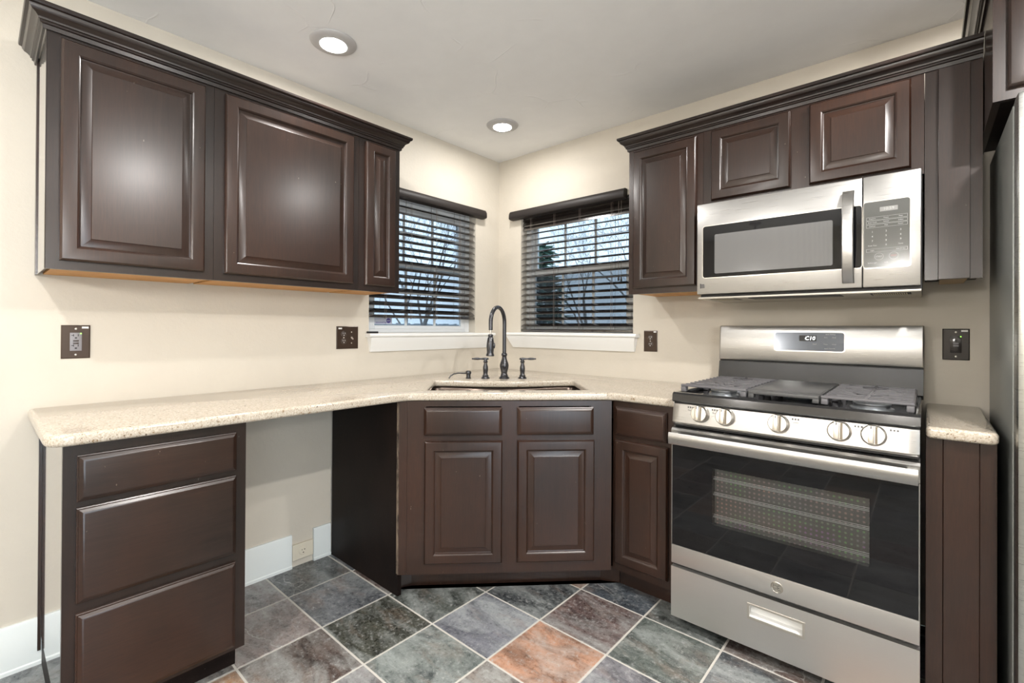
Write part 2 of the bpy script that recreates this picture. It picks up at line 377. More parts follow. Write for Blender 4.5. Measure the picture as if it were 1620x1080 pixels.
# baseboards on the left wall, window stools and aprons
def baseboard(name, y0, y1):
    mb = MB(); mb.prism([(.0005, y0, 0), (.017, y0, 0), (.017, y0, .012), (.0135, y0, .016), (.0135, y0, .158), (.010, y0, .165), (.0005, y0, .165)], (0, y1-y0, 0)); return struct(mb.build(name, 'base'))
baseboard('baseboard_left', RY+.001, -1.522); baseboard('trim_5', -1.411, -1.318)
def stool(n, to):           # to(a, d, z): a along the wall, d out of the wall
    a0, a1, b0, b1 = (-1.113, -.086, -1.09, -.243) if n == 1 else (.104, 1.118, .213, 1.076)
    q = (-1.088, -.128) if n == 1 else (.152, 1.090)
    z1 = WL['z0'] if n == 1 else WR['z0']
    mb = MB()
    pr = [(.0005, z1-.022), (.044, z1-.022), (.052, z1-.016), (.053, z1-.008), (.048, z1-.001), (.0005, z1-.001)]
    mb.loft([[to(a, d, z) for d, z in pr] for a in (a0, a1)], True, True, True)
    mb.loft([[to(a, d, z) for a, d in ((b0+.001, -.118), (b1-.001, -.118), (b1-.001, .0005), (b0+.001, .0005))] for z in (z1+.001, z1+.0035)], True, True, True)
    struct(mb.build(f'trim_{n*2-1}', 'white'))
    mb = MB()
    prof = [(.0, .0, .010), (.0, .0, .012), (.25, .012, .020), (.6, .03, .034), (.9, .04, .042), (1, .042, .044)]
    zt, zb = z1-.023, z1-.105
    mb.loft([[to(a, d, z) for a, d in ((q[0]+(a0+.012-q[0])*f, .0005), (q[1]+(a1-.012-q[1])*f, .0005), (q[1]+(a1-.012-q[1])*f, d2), (q[0]+(a0+.012-q[0])*f, d2))]
             for f, _, d2 in prof[1:] for z in (zb+(zt-zb)*f,)], True, True, True)
    struct(mb.build(f'trim_{n*2}', 'white'))
TOL = lambda a, d, z: Vector((d, a, z)); TOR = lambda a, d, z: Vector((a, -d, z))
stool(1, TOL); stool(2, TOR)

# windows: vinyl frame, two sashes with muntins, panes, half screen
def window(n, W, to):
    a0, a1, z0, z1 = W['a0']+.001, W['a1']-.001, W['z0']+.004, W['z1']-.001
    def bar(mb, A0, A1, d0, d1, Z0, Z1, bev=.002):
        ps = [to(a, d, z) for a in (A0, A1) for d in (d0, d1) for z in (Z0, Z1)]
        lo = [min(p[i] for p in ps) for i in range(3)]; hi = [max(p[i] for p in ps) for i in range(3)]
        mb.box(lo[0], hi[0], lo[1], hi[1], lo[2], hi[2], bev, 1)
    loc = to((a0+a1)/2, -.09, z0)
    e = bpy.data.objects.new(f'window_{n}', None); C.objects.link(e); e.location = loc; struct(e); WORLD[e.name] = loc
    fw = .042
    mb = MB()
    bar(mb, a0, a0+fw, -.118, -.06, z0, z1); bar(mb, a1-fw, a1, -.118, -.06, z0, z1); bar(mb, a0+fw, a1-fw, -.118, -.06, z1-fw, z1); bar(mb, a0+fw, a1-fw, -.118, -.06, z0, z0+.022)
    mb.build('window_frame', 'vinyl', e)
    zm = 1.595; i0, i1 = a0+fw, a1-fw
    for nm, Z0, Z1, d0, d1, hb in (('upper_sash', zm-.02, z1-fw, -.112, -.088, 1.80), ('lower_sash', z0+.022, zm+.022, -.086, -.062, None if n == 2 else 1.42)):
        mb = MB(); s = .034
        bar(mb, i0, i0+s, d0, d1, Z0, Z1); bar(mb, i1-s, i1, d0, d1, Z0, Z1); sb = .021 if nm == 'lower_sash' else s
        bar(mb, i0+s, i1-s, d0, d1, Z0, Z0+sb); bar(mb, i0+s, i1-s, d0, d1, Z1-s, Z1)
        sa = mb.build(nm, 'vinyl', e)
        mb = MB(); dm = (d0+d1)/2; L = i1-i0-2*s
        for k in (1, 2): bar(mb, i0+s+L*k/3-.008, i0+s+L*k/3+.008, dm-.006, dm+.006, Z0+sb, Z1-s)
        if hb: bar(mb, i0+s, i1-s, dm-.0055, dm+.0055, hb-.008, hb+.008)
        mb.build('muntin_grid', 'vinyl', sa)
        mb = MB(); bar(mb, i0+s-.004, i1-s+.004, dm-.0015, dm+.0015, Z0+sb-.004, Z1-s+.004, 0); mb.build('glass_pane', 'glass', sa)
    mb = MB(); bar(mb, i0+.002, i1-.002, -.1165, -.1155, z0+.022, zm-.02, 0); mb.build('insect_screen', f'screen{n}', e)
    return e
win1 = window(1, WL, TOL); win2 = window(2, WR, TOR)
# alarm sticker on the left pane
mb = MB(); mb.box(-.0718, -.0712, -1.01, -.885, 1.222, 1.262); st = mb.build('sticker', mat('pale_sticker_film', (.50, .52, .60), .4), win1)
text('sticker_text', 'secured by', .017, (-.0710, -.962, 1.232), Y_, Z_, 'purple', st)
mb = MB(); R = .016; mb.prism([(-.0711, -.910+R*math.cos(PI/8+k*PI/4), 1.243+R*math.sin(PI/8+k*PI/4)) for k in range(8)], (.0004, 0, 0)); mb.build('sticker_octagon', 'purple', st)
text('sticker_logo', 'ADT', .012, (-.0706, -.910, 1.243), Y_, Z_, 'sticker', st)

# unseen patio door added in the right wall, area light outside it for low fill
e = bpy.data.objects.new('added_door', None); C.objects.link(e); e.location = (RX, -3.5, 0); struct(e); WORLD[e.name] = Vector((RX, -3.5, 0))
mb = MB()
mb.grid_hole((RX+.02, -2.405, .022), (0, -1, 0), Z_, (-1, 0, 0), 2.19, 2.055, [(.07, 1.06, .08, 1.985), (1.13, 2.12, .08, 1.985)], .06); mb.build('added_door_frame', 'vinyl', e)
for a in (-3.466, -4.526): MB().box(RX+.048, RX+.052, a, a+.996, .10, 2.01).build('glass_pane', 'glass', e)
dl = bpy.data.lights.new('door_fill_light', 'AREA'); dl.shape = 'RECTANGLE'; dl.size = 2.15; dl.size_y = 2.0; dl.energy = DOOR_FILL_W; dl.color = (.93, .97, 1)
do = bpy.data.objects.new('door_fill_light', dl); C.objects.link(do); do.location = (RX+.14, -3.5, 1.05); do.rotation_euler = (math.radians(90), 0, math.radians(90))

# ------------------------------------------------------------------ outdoors
struct(MB().box(-30, 14, .6, 30, -.75, -.7).box(-30, -.6, -16, .6, -.75, -.7).build('ground', 'ground'))
def bare_tree(x, y, h, seed, label, lean=0):
    rnd = random.Random(seed); mb = MB()
    def grow(p, d, L, r, lev):
        pts = [p]; rr = [r]; q = p.copy(); dd = d.copy()
        for k in range(4):
            dd = (dd+Vector((rnd.uniform(-.2, .2), rnd.uniform(-.2, .2), rnd.uniform(-.06, .14)))).normalized(); q = q+dd*L/4; pts.append(q.copy()); rr.append(max(r*(1-.13*(k+1)), .003))
        mb.tube(pts, rr, 5 if lev else 9)
        if lev < 5:
            for k in range(3 if lev else 4):
                i = rnd.choice((2, 3, 4, 4)); a = rnd.uniform(0, 2*PI); nd = (dd+Vector((math.cos(a), math.sin(a), rnd.uniform(-.1, .6)))*rnd.uniform(.6, 1.0)).normalized()
                grow(pts[i], nd, L*rnd.uniform(.58, .82), rr[i]*.6, lev+1)
    e = thing('bare_tree', label, 'tree', (x, y, -.7), 'bare trees in the yard')
    grow(Vector((x, y, -.7)), Vector((lean, 0, 1)).normalized(), h*.36, h*.012, 0)
    mb.build('branches', 'bark', e)
bare_tree(-2.3, 6.7, 7.0, 3, 'bare grey tree in the yard, seen through the window behind the sink on the right', .1)
bare_tree(-7.6, 13.5, 8.5, 11, 'taller bare tree farther off behind the window on the right, past the evergreen')
bare_tree(-6.6, 4.1, 7.0, 5, 'bare tree in the yard, seen through the slats of the left-hand window', .05)
bare_tree(-15.5, 10.5, 9.0, 8, 'tall bare tree standing farther off beyond the left-hand window')
def evergreen(x, y, h, r, label):
    e = thing('evergreen_tree', label, 'tree', (x, y, -.7)); rnd = random.Random(2); mb = MB(); tr = MB()
    tr.tube([(x, y, -.7), (x, y, -.7+h*.95)], [.09, .02], 8); tr.build('trunk', 'bark', e)
    for k in range(900):
        f = rnd.random()**.8; z = -.4+f*(h-.5); R = r*(1-f)**.7*math.sqrt(rnd.uniform(.15, 1)); a = rnd.uniform(0, 2*PI)
        p = Vector((x+R*math.cos(a), y+R*math.sin(a), z)); s = rnd.uniform(.10, .22)
        d = Vector((math.cos(a), math.sin(a), rnd.uniform(-.5, .3))); sd = d.cross(Vector((0, 0, 1))).normalized()
        mb.loft([[p-sd*s*.4, p+sd*s*.4, p+Vector((0, 0, s*.25))], [p+d*s*1.6-sd*.01, p+d*s*1.6+sd*.01, p+d*s*1.6+Vector((0, 0, .01))]], True, True, True)
    mb.build('foliage', 'leaf', e)
evergreen(-3.25, 4.75, 3.7, .62, 'dense blue-green evergreen at the left edge of the right-hand window view')
def fence(pts, label):
    e = thing('wooden_fence', label, 'fence', (*pts[0], -.7)); mb = MB(); (x0, y0), (x1, y1) = pts
    d = Vector((x1-x0, y1-y0, 0)); L = d.length; d.normalize(); nrm = Vector((d.y, -d.x, 0)); n = int(L/.15)
    for k in range(n): mb.obox((x0, y0, -.7), d, Z_, nrm, k*.15, k*.15+.142, 0, 2.05+.02*math.sin(k*2.3), 0, .02)
    mb.build('pickets', 'fence', e)
    mb = MB()
    for z in (.3, 1.6): mb.obox((x0, y0, -.7), d, Z_, nrm, 0, L, z, z+.09, -.05, -.002)
    mb.build('rails', 'fence', e)
fence(((-14, 9.5), (4, 9.5)), 'weathered grey board fence across the yard behind the right-hand window')
fence(((-11, -8), (-11, 9.3)), 'weathered grey board fence beyond the left-hand window')
e = thing('garden_shed', 'low garden shed with a white ribbed roof, low in the right-hand window', 'shed', (-1.0, 4.6, -.7))
MB().box(-2.05, .6, 3.3, 4.4, -.699, .93).build('shed_wall', 'fence', e)
mb = MB(); mb.prism([(-2.15, 3.1, .94), (-2.15, 3.1, .97), (-2.15, 3.85, 1.16), (-2.15, 4.6, .97), (-2.15, 4.6, .94)], (3.0, 0, 0))
for k in range(14): mb.obox((-2.1+k*.2, 3.1, .972), X_, Vector((0, .75, .19)).normalized(), Vector((0, -.19, .75)).normalized(), 0, .03, 0, .77, 0, .02)
mb.build('roof', 'shed', e)

# ------------------------------------------------------------------ ceiling lamps, added fill globes
def ceiling_lamp(x, y, gain, label):
    e = thing('recessed_ceiling_light', label, 'ceiling light', (x, y, H-.001), 'recessed ceiling lights')
    mb = MB(); mb.lathe([(.055, -.013), (.060, -.0135), (.082, -.0095), (.093, -.005), (.096, -.001), (.096, 0), (.055, 0)], (x, y, H-.001), n=40, cap=False); mb.build('trim_ring', 'lamp_trim', e, 40)
    mb = MB(); mb.lathe([(.0545, -.001), (.0545, -.013), (.050, -.0155), (.035, -.0175), (.015, -.0185), (0, -.0187)], (x, y, H-.001), n=32); mb.build('lamp_lens', 'lens', e, 60)
    ld = bpy.data.lights.new('lamp_light', 'AREA'); ld.energy = LAMP_W*gain; ld.color = (1, .965, .93); ld.shape = 'DISK'; ld.size = .10
    lo = bpy.data.objects.new('lamp_light', ld); C.objects.link(lo); lo.parent = e; lo.location = (0, 0, -.021)
def fill_globe(x, y, gain, label):  # out-of-view glowing globe, added to brighten the ceiling and room
    e = thing('added_fill_globe', label, 'ceiling light', (x, y, H-.001))
    mb = MB(); mb.lathe([(.06, 0), (.06, -.015), (.02, -.03), (.008, -.035), (.008, -.62), (.03, -.63), (.03, -.64)], (x, y, H-.001), n=24); mb.build('stem', 'lamp_trim', e, 40)
    r = .10; z = H-.001-.64-r*.95
    mb = MB(); mb.lathe([(r*math.sin(PI*k/12), -r*math.cos(PI*k/12)) for k in range(13)], (x, y, z), n=20, cap=False)
    mb.build('glowing_fill_globe', mat('fill_globe_glow', (1, 1, 1), .4, emit=(1, .96, .91), estr=FILL_GLOBE_E*gain), e, 60)
lab = ['round white recessed light nearest the left-hand wall cabinets, the larger of the two in view', 'smaller-looking round recessed light above the corner sink',
       'round recessed light in the middle of the kitchen ceiling', 'round recessed light in front of the range', 'round recessed light over the open floor',
       'added white fill globe, out of view at the far side of the room', 'added white fill globe, out of view at the rear of the room', 'added white fill globe, out of view in the rear left corner of the room']
for k, (x, y, g, kind) in enumerate(LAMPS): (ceiling_lamp if kind == 'recessed' else fill_globe)(x, y, g, lab[k])

# ------------------------------------------------------------------ cabinets
DOOR = [(0, 0), (0, .012), (.002, .0155), (.006, .0195), (.010, .020), (.040, .020), (.043, .0185), (.046, .0155), (.047, .011), (.050, .010), (.053, .0105), (.074, .0165), (.0755, .0185), (.078, .0185)]
SLAB = [(0, 0), (0, .010), (.003, .0115), (.0045, .0145), (.011, .018), (.014, .0195), (.018, .020)]
def door(O, U, N, w, h, parent, name='door', prof=DOOR, m='wood'):
    mb = MB(); mb.rects(O, U, Z_, N, w, h, prof); return mb.build(name, m, parent, 20)
def frame(O, U, N, w, h, openings, parent, th=.019, m='wood'):
    mb = MB(); mb.grid_hole(O, U, Z_, N, w, h, openings, th); return mb.build('face_frame', m, parent)
def upper(label, O, U, N, w, depth, z0, z1, doors, loc, wood_bottom=True, left_panel=None):
    O = Vector(O); U = Vector(U); N = Vector(N)
    e = thing('wall_cabinet', label, 'cabinet', loc)
    ops = [(a+.012, b-.012, c-z0+.012, d-z0-.012) for a, b, c, d in doors]
    Of = Vector((O.x, O.y, z0))
    frame(Of, U, N, w, z1-z0, ops, e, m='frame' if abs(U.y) > .9 else 'wood')
    mb = MB(); mb.obox(Of, U, Z_, N, 0, w, 0.012, z1-z0, -depth+.001, -.0195); mb.build('carcass', 'wood', e)
    mb = MB(); mb.obox(Of, U, Z_, N, .016, w-.002, .004, .0115, -depth+.001, -.0195); b = mb.build('bottom_panel', 'raw', e); b['label'] = 'raw honey-coloured plywood underside'
    for a, b, c, d in doors: door(Vector((O.x, O.y, c))+U*a+N*.0005, U, N, b-a, d-c, e)
    return e
ZU, ZT = 1.380, 2.140
FX = .3126
YL = -2.431
def left_upper(label, y0, y1, d0, d1):
    e = upper(label, (FX, y0, 0), Y_, X_, y1-y0, FX, ZU, ZT, [(d0-y0, d1-y0, 1.408, 2.110)], (0, (y0+y1)/2, ZU)); return e
c1 = left_upper('dark brown wall cabinet with a wide raised-panel door, leftmost over the counter', YL, -1.968, -2.400, -2.000)
MB().box(.001, .032, YL-.006, YL-.0005, ZU, ZT).build('scribe_strip', 'wood', c1)
MB().box(.0335, FX-.001, YL-.0025, YL-.0005, ZU, ZT).build('end_panel', 'gloss_side', c1)
left_upper('dark brown wall cabinet with the widest door, second from the left over the counter', -1.967, -1.347, -1.932, -1.379)
left_upper('very narrow dark wall cabinet beside the left-hand window', -1.346, -1.110, -1.315, -1.143)
def back_upper(label, x0, x1, z0, doors):
    return upper(label, (x0, -FX, 0), X_, (0, -1, 0), x1-x0, FX, z0, ZT, [(a-x0, b-x0, c, d) for a, b, c, d in doors], ((x0+x1)/2, 0, z0))
back_upper('narrow tall dark wall cabinet between the right-hand window and the microwave', 1.207, 1.584, ZU, [(1.236, 1.556, 1.408, 2.110)])
back_upper('short dark two-door wall cabinet over the microwave', 1.585, 2.357, 1.763, [(1.623, 1.941, 1.793, 2.113), (2.007, 2.322, 1.791, 2.114)])
e = thing('filler_panel', 'dark stepped filler boards between the microwave and the refrigerator cabinet', 'panel', (2.43, 0, ZU))
MB().box(2.3585, 2.3935, -FX, -FX+.019, ZU, ZT).build('flat_board', 'wood', e)
MB().box(2.394, 2.4745, -FX-.019, -FX+.001, ZU, ZT-.022, .001, 1).build('raised_board', 'wood', e)
MB().box(2.475, 2.5055, -FX, -FX+.019, ZU, ZT).build('narrow_board', 'wood', e)
MB().box(2.3585, 2.5055, -FX+.020, -.001, ZU+.018, ZT).build('backing', 'dark_panel', e)
MB().box(2.40, 2.47, -FX+.021, -.05, ZU+.002, ZU+.0175).build('wood_block', 'pale_wood', e)

CROWN = [(0, -.016), (.006, -.016), (.008, -.004), (.013, -.002), (.013, .004), (.017, .006), (.018, .011), (.023, .017), (.032, .022), (.037, .030), (.038, .036), (.045, .038), (.047, .042), (.047, .050), (0, .050)]
def crown(name, label, path, z, closed_ends=True, sc_=1, prof=CROWN):
    P = [Vector((*p, 0)) for p in path]; rings = []
    for i, p in enumerate(P):
        ds = []
        if i > 0: ds.append((p-P[i-1]).normalized())
        if i < len(P)-1: ds.append((P[i+1]-p).normalized())
        ns = [Vector((d.y, -d.x, 0)) for d in ds]
        m = ns[0] if len(ns) == 1 else (ns[0]+ns[1])/(1+ns[0].dot(ns[1]))
        rings.append([p+m*(o*sc_+.0008)+Vector((0, 0, z+h*sc_)) for o, h in prof])
    mb = MB(); mb.loft(rings, True, True, True); o = mb.build(name, 'crown', None, 25, at=(path[0][0], path[0][1], z)); return tag(o, label, 'moulding')
crown('crown_moulding', 'dark crown moulding along the top of the left-hand wall cabinets', [(.001, -1.1095), (FX, -1.1095), (FX, YL-.004), (.001, YL-.004)][::-1], ZT)
crown('crown_moulding', 'dark crown moulding along the top of the cabinets above the microwave', [(1.2065, -.001), (1.2065, -FX), (2.5055, -FX)], ZT)

# deep cabinet over the refrigerator
e = thing('wall_cabinet', 'deep dark cabinet high over the refrigerator at the right edge', 'cabinet', (2.97, 0, 1.88))
FY = -.578
frame((2.5085, FY, 1.875), X_, (0, -1, 0), .93, .385, [(.05, .43, .05, .33), (.5, .88, .05, .33)], e)
MB().box(2.5085, 2.526, FY+.0195, -.001, 1.875, 2.26).build('side_panel', 'wood', e); MB().box(3.42, 3.4385, FY+.0195, -.001, 1.875, 2.26).build('side_panel', 'wood', e)
MB().box(2.5265, 3.4195, FY+.0195, -.001, 1.892, 2.26).build('carcass', 'dark_panel', e)
MB().box(2.5265, 3.4195, FY+.0195, -.002, 1.886, 1.8915).build('bottom_panel', 'dark_panel', e)
door((2.5385, FY-.0005, 1.905), X_, (0, -1, 0), .41, .32, e); door((2.99, FY-.0005, 1.905), X_, (0, -1, 0), .41, .32, e)
crown('crown_moulding', 'dark crown moulding on the deep cabinet over the refrigerator, higher than the rest', [(2.508, -.001), (2.508, FY), (3.4385, FY)], 2.256)

# base cabinets
e = thing('drawer_cabinet', 'dark base cabinet with three drawers under the left end of the counter', 'cabinet', (.3, -2.18, 0))
YB0, YB1 = -2.413, -1.947
ZB = .8720
fr = frame((.600, YB0, .098), Y_, X_, YB1-YB0, ZB-.098, [(.05, .41, .345, .58), (.05, .41, .03, .29), (.05, .41, .63, .73)], e, m='frame')
MB().box(.019, .5805, YB0+.004, YB1, .100, ZB).build('carcass', 'dark_panel', e)
MB().box(.019, .5805, YB0, YB0+.0035, .100, ZB).build('side_panel', 'gloss_side', e)
MB().box(.02, .525, YB0+.002, YB1-.004, .001, .0995).build('toe_kick', 'dark_panel', e)
MB().box(.001, .018, YB0-.009, YB0-.0005, .05, ZB).build('scribe_strip', 'wood', e)
for z0, z1 in ((.114, .402), (.430, .695), (.712, .841)): door((.6005, -2.385, z0), Y_, X_, .405, z1-z0, e, 'drawer', SLAB, 'woody')

e = thing('sink_cabinet', 'dark corner base cabinet with two doors under the sink', 'cabinet', (.5, -.5, 0))
cF = 1.36
Of = dg(-.463, cF, .098)
frame(Of, DU, DN, .926, ZB-.098, [(.08, .42, .64, .75), (.50, .83, .64, .75), (.08, .42, .06, .59), (.50, .83, .06, .59)], e)
p0 = dg(-.463, cF); p1 = dg(.463, cF)
mb = MB(); mb.prism([(.001, -1.294, .1), (.585, -1.294, .1), *[(q.x, q.y, .1) for q in (dg(-.445, cF-.022), dg(.445, cF-.022))], (1.283, -.585, .1), (1.283, -.001, .1), (.001, -.001, .1)], (0, 0, .56)); mb.build('carcass', 'dark_panel', e)
MB().box(.0185, .603, -1.315, -1.2945, .001, ZB).build('end_panel', 'dark_panel', e)
mb = MB(); mb.prism([(.6035, -1.315, .098), (.6085, -1.315, .098), (p0.x-.0005, p0.y-.0006, .098), (p0.x-.012, p0.y+.010, .098), (.6035, -1.295, .098)], (0, 0, ZB-.098)); b = mb.build('corner_stile', 'wood', e)
wm = mat('worn_bare_edge', (.13, .10, .075), .7); wt = NT(wm); wt.l(wt.ramp(wt.noise(wt.coord((1, 1, .25)), 40, 5, .7), [(.40, (.016, .010, .008)), (.60, (.24, .18, .13))]), wt.b.inputs['Base Color'])
MB().box(.594, .6088, -1.3160, -1.3151, .10, ZB-.002).build('worn_edge', wm, e)
mb = MB(); mb.prism([(.50, -1.294, .001), (.541, -1.294, .001), *[(q.x, q.y, .001) for q in (dg(-.42, 1.255), dg(.42, 1.255))], (1.283, -.541, .001), (1.283, -.50, .001)], (0, 0, .0965)); mb.build('toe_kick', 'wood', e)
for a, b, c_, d in ((-.389, -.040, .719, .844), (.029, .377, .719, .844)): door(dg(a, cF+.0005, c_), DU, DN, b-a, d-c_, e, 'false_drawer_front', SLAB)
for a, b, c_, d in ((-.385, -.038, .149, .695), (.030, .381, .149, .696)): door(dg(a, cF+.0005, c_), DU, DN, b-a, d-c_, e)

e = thing('base_cabinet', 'narrow dark base cabinet between the sink cabinet and the range', 'cabinet', (1.44, 0, 0))
frame((1.286, -.615, .098), X_, (0, -1, 0), .301, ZB-.098, [(.03, .25, .62, .73), (.03, .25, .05, .58)], e)
MB().box(1.286, 1.587, -.595, -.001, .1, ZB).build('carcass', 'dark_panel', e)
MB().box(1.286, 1.587, -.541, -.3, .001, .0995).build('toe_kick', 'wood', e)
door((1.304, -.6155, .716), X_, (0, -1, 0), .240, .129, e, 'drawer', SLAB, 'woodx')
door((1.303, -.6155, .135), X_, (0, -1, 0), .248, .563, e)

e = thing('base_panel_cabinet', 'blank-fronted dark base unit between the range and the refrigerator', 'cabinet', (2.44, 0, 0))
MB().box(2.362, 2.5165, -.595, -.001, .001, ZB).build('carcass', 'dark_panel', e)
mb = MB(); mb.box(2.362, 2.4015, -.612, -.5955, .001, ZB, .001, 1); mb.build('narrow_board', 'wood', e)
mb = MB(); mb.box(2.402, 2.480, -.616, -.5955, .001, ZB, .001, 1); mb.build('wide_board', 'wood', e)
mb = MB(); mb.box(2.4805, 2.5165, -.612, -.5955, .001, ZB, .001, 1); mb.build('edge_board', 'wood', e)

# ------------------------------------------------------------------ countertops
def fillet(pts, rad, n=7):
    out = []; L = len(pts)
    for i, p in enumerate(pts):
        p = Vector(p); a = (Vector(pts[i-1])-p); b = (Vector(pts[(i+1) % L])-p); r = rad[i]
        if r == 0: out.append(p); continue
        ang = a.angle(b); dist = min(r/math.tan(ang/2), a.length*.45, b.length*.45); A = p+a.normalized()*dist; B = p+b.normalized()*dist
        for k in range(n+1):
            f = k/n; out.append(A*(1-f)**2+p*2*f*(1-f)+B*f*f)
    return out
def slab(name, outer, holes, z0, z1, rnd, material):
    cu = bpy.data.curves.new(name, 'CURVE'); cu.dimensions = '2D'; cu.fill_mode = 'BOTH'; cu.bevel_depth = rnd; cu.bevel_resolution = 3; cu.extrude = (z1-z0)/2-rnd
    for poly in (outer, *holes):
        sp = cu.splines.new('POLY'); sp.points.add(len(poly)-1); sp.use_cyclic_u = True
        for q, p in zip(sp.points, poly): q.co = (p[0], p[1], 0, 1)
    ob = bpy.data.objects.new('tmp', cu); C.objects.link(ob)
    me = bpy.data.meshes.new_from_object(ob.evaluated_get(bpy.context.evaluated_depsgraph_get())); bpy.data.objects.remove(ob)
    bm = bmesh.new(); bm.from_mesh(me); bmesh.ops.remove_doubles(bm, verts=bm.verts, dist=2e-5)
    for v in bm.verts: v.co.z += (z0+z1)/2
    mb = MB(); mb.bm.free(); mb.bm = bm
    return mb.build(name, material, None, 35)
ZC = .908; ZCB = ZC-.0350
r = .011
hole_c = [dg(-.392, 1.262), dg(.386, 1.262), dg(.392, .822)]
far = [dg(.30, .835), dg(.2, .858), dg(.1, .880), dg(0, .888), dg(-.1, .880), dg(-.2, .858), dg(-.30, .835)]
hole = [*hole_c, *far, dg(-.392, .822)]
def grow(poly, d):
    c = sum((Vector(p) for p in poly), Vector((0, 0, 0)))/len(poly); return [Vector(p)+(Vector(p)-c).normalized()*d for p in poly]
hole_f = fillet([Vector(p) for p in hole], [.03, .03, .05, 0, 0, 0, 0, 0, 0, 0, .05], 6)
outer = fillet([Vector(p) for p in ((.0005+r, -2.452+r, 0), (.637-r, -2.452+r, 0), (.637-r, -1.285, 0), (1.285, -.637+r, 0), (1.590-r, -.637+r, 0), (1.590-r, -.0005-r, 0), (.0005+r, -.0005-r, 0))], [.02, .045, .09, .09, .004, 0, 0])
o = slab('countertop', outer, [grow(hole_f, r)], ZCB, ZC, r, 'stone'); tag(o, 'long speckled beige stone countertop wrapping the corner around the sink', 'countertop')
o = slab('countertop', fillet([Vector(p) for p in ((2.362+r, -.646+r, 0), (2.519-r, -.646+r, 0), (2.519-r, -.0005-r, 0), (2.362+r, -.0005-r, 0))], [.004, .012, 0, 0]), [], ZCB, ZC, r, 'stone'); tag(o, 'short piece of speckled beige countertop between range and refrigerator', 'countertop')

# sink
e = thing('sink', 'dark undermount sink bowl set in the corner countertop', 'sink', dg(0, 1.06, .70))
rim = fillet([Vector(p) for p in hole], [.03, .03, .05, 0, 0, 0, 0, 0, 0, 0, .05], 6); cen = sum(rim, Vector())/len(rim)
def ring(f, z, d=0): return [Vector((cen.x+(p.x-cen.x)*f, cen.y+(p.y-cen.y)*f, z)) for p in grow(rim, d)]
mb = MB(); mb.loft([ring(1, .8722, .030), ring(1, .870, .030), ring(1, .868, .014), ring(1, .862, .006), ring(.985, .72), ring(.955, .692), ring(.9, .684), ring(.2, .680), ring(.08, .679)], True, False, True); mb.build('bowl', 'sink', e, 50)
mb = MB(); mb.lathe([(.055, .001), (.05, .004), (.04, .003), (.03, -.0), (.01, .001)], (cen.x, cen.y, .681)); mb.build('drain', 'steel_plain', e)

# faucet
e = thing('faucet', 'dark bronze gooseneck faucet with two lever handles behind the corner sink', 'faucet', dg(.003, .745, ZC))
B0 = dg(.003, .745, ZC+.0005)
mb = MB(); mb.lathe([(.030, 0), (.030, .006), (.026, .010), (.022, .014), (.023, .018), (.019, .024), (.0175, .032), (.021, .048), (.0255, .066), (.0265, .078), (.023, .092), (.0165, .108), (.0135, .122), (.0135, .130), (.0165, .134), (.0175, .139), (.0165, .144), (.012, .148)], B0, n=28); mb.build('spout_body', 'oil_bronze', e, 40)
d = Vector(dg(-.085, .155)).normalized(); R = .0875; zt = 1.232
pts = [B0+Vector((0, 0, .147)), Vector((B0.x, B0.y, 1.15)), Vector((B0.x, B0.y, zt))]+[Vector((B0.x, B0.y, zt))+d*R*(1-math.cos(a))+Vector((0, 0, R*math.sin(a))) for a in [PI*k/16 for k in range(1, 17)]]
pts.append(pts[-1]-Vector((0, 0, .042)))
mb = MB(); mb.tube(pts, .0112, 14); sp = mb.build('gooseneck', 'oil_bronze', e, 50)
tip = pts[-1]
A = Vector((-.010, -.014, -1)).normalized()
mb = MB(); mb.tube([tip+Vector((0, 0, .004)), tip+A*.03], .005, 8); mb.build('hose', 'steel_plain', e, 50)
mb = MB(); mb.lathe([(.010, 0), (.0135, .003), (.0145, .010), (.0125, .014), (.016, .022), (.020, .045), (.0215, .066), (.020, .084), (.0185, .098), (.019, .104), (.022, .111), (.023, .118), (.020, .120), (.006, .120)], tip+A*.023, A, n=24); hd = mb.build('spray_head', 'oil_bronze', e, 40)
bt = tip+A*.085+Vector((.020, .008, 0)); mb = MB(); mb.lathe([(.0, -.016), (.005, -.013), (.007, 0), (.005, .013), (0, .016)], bt, A, 12); mb.build('spray_button', 'oil_bronze', hd, 50)
for s, tt in ((-1, -.106), (1, .110)):
    hb = dg(tt, .742, ZC+.0005)
    mb = MB(); mb.lathe([(.025, 0), (.025, .005), (.021, .008), (.018, .011), (.019, .015), (.014, .022), (.013, .030), (.0145, .045), (.0155, .058), (.014, .070), (.0105, .082), (.0095, .090), (.0125, .094), (.0135, .098), (.0105, .103), (.008, .108), (.008, .113)], hb, n=22); h_ = mb.build('handle', 'oil_bronze', e, 40)
    q = hb+Vector((0, 0, .114)); u = DU*s
    mb = MB(); mb.tube([q-u*.018, q-u*.013, q+u*.0, q+u*.015, q+u*.028, q+u*.045, q+u*.062, q+u*.071, q+u*.076, q+u*.080], [.0035, .0065, .0075, .006, .0045, .0075, .0065, .004, .005, .002], 12); mb.build('lever', 'oil_bronze', h_, 50)
e = thing('soap_dispenser', 'low dark soap dispenser with a curved spout left of the faucet', 'soap dispenser', dg(-.205, .742, ZC))
mb = MB(); hb = dg(-.205, .742, ZC+.0005); mb.lathe([(.016, 0), (.016, .004), (.013, .006), (.0125, .024), (.016, .026), (.017, .034), (.0155, .041), (.010, .045), (0, .046)], hb, n=22); mb.build('pump_head', 'oil_bronze', e, 40)
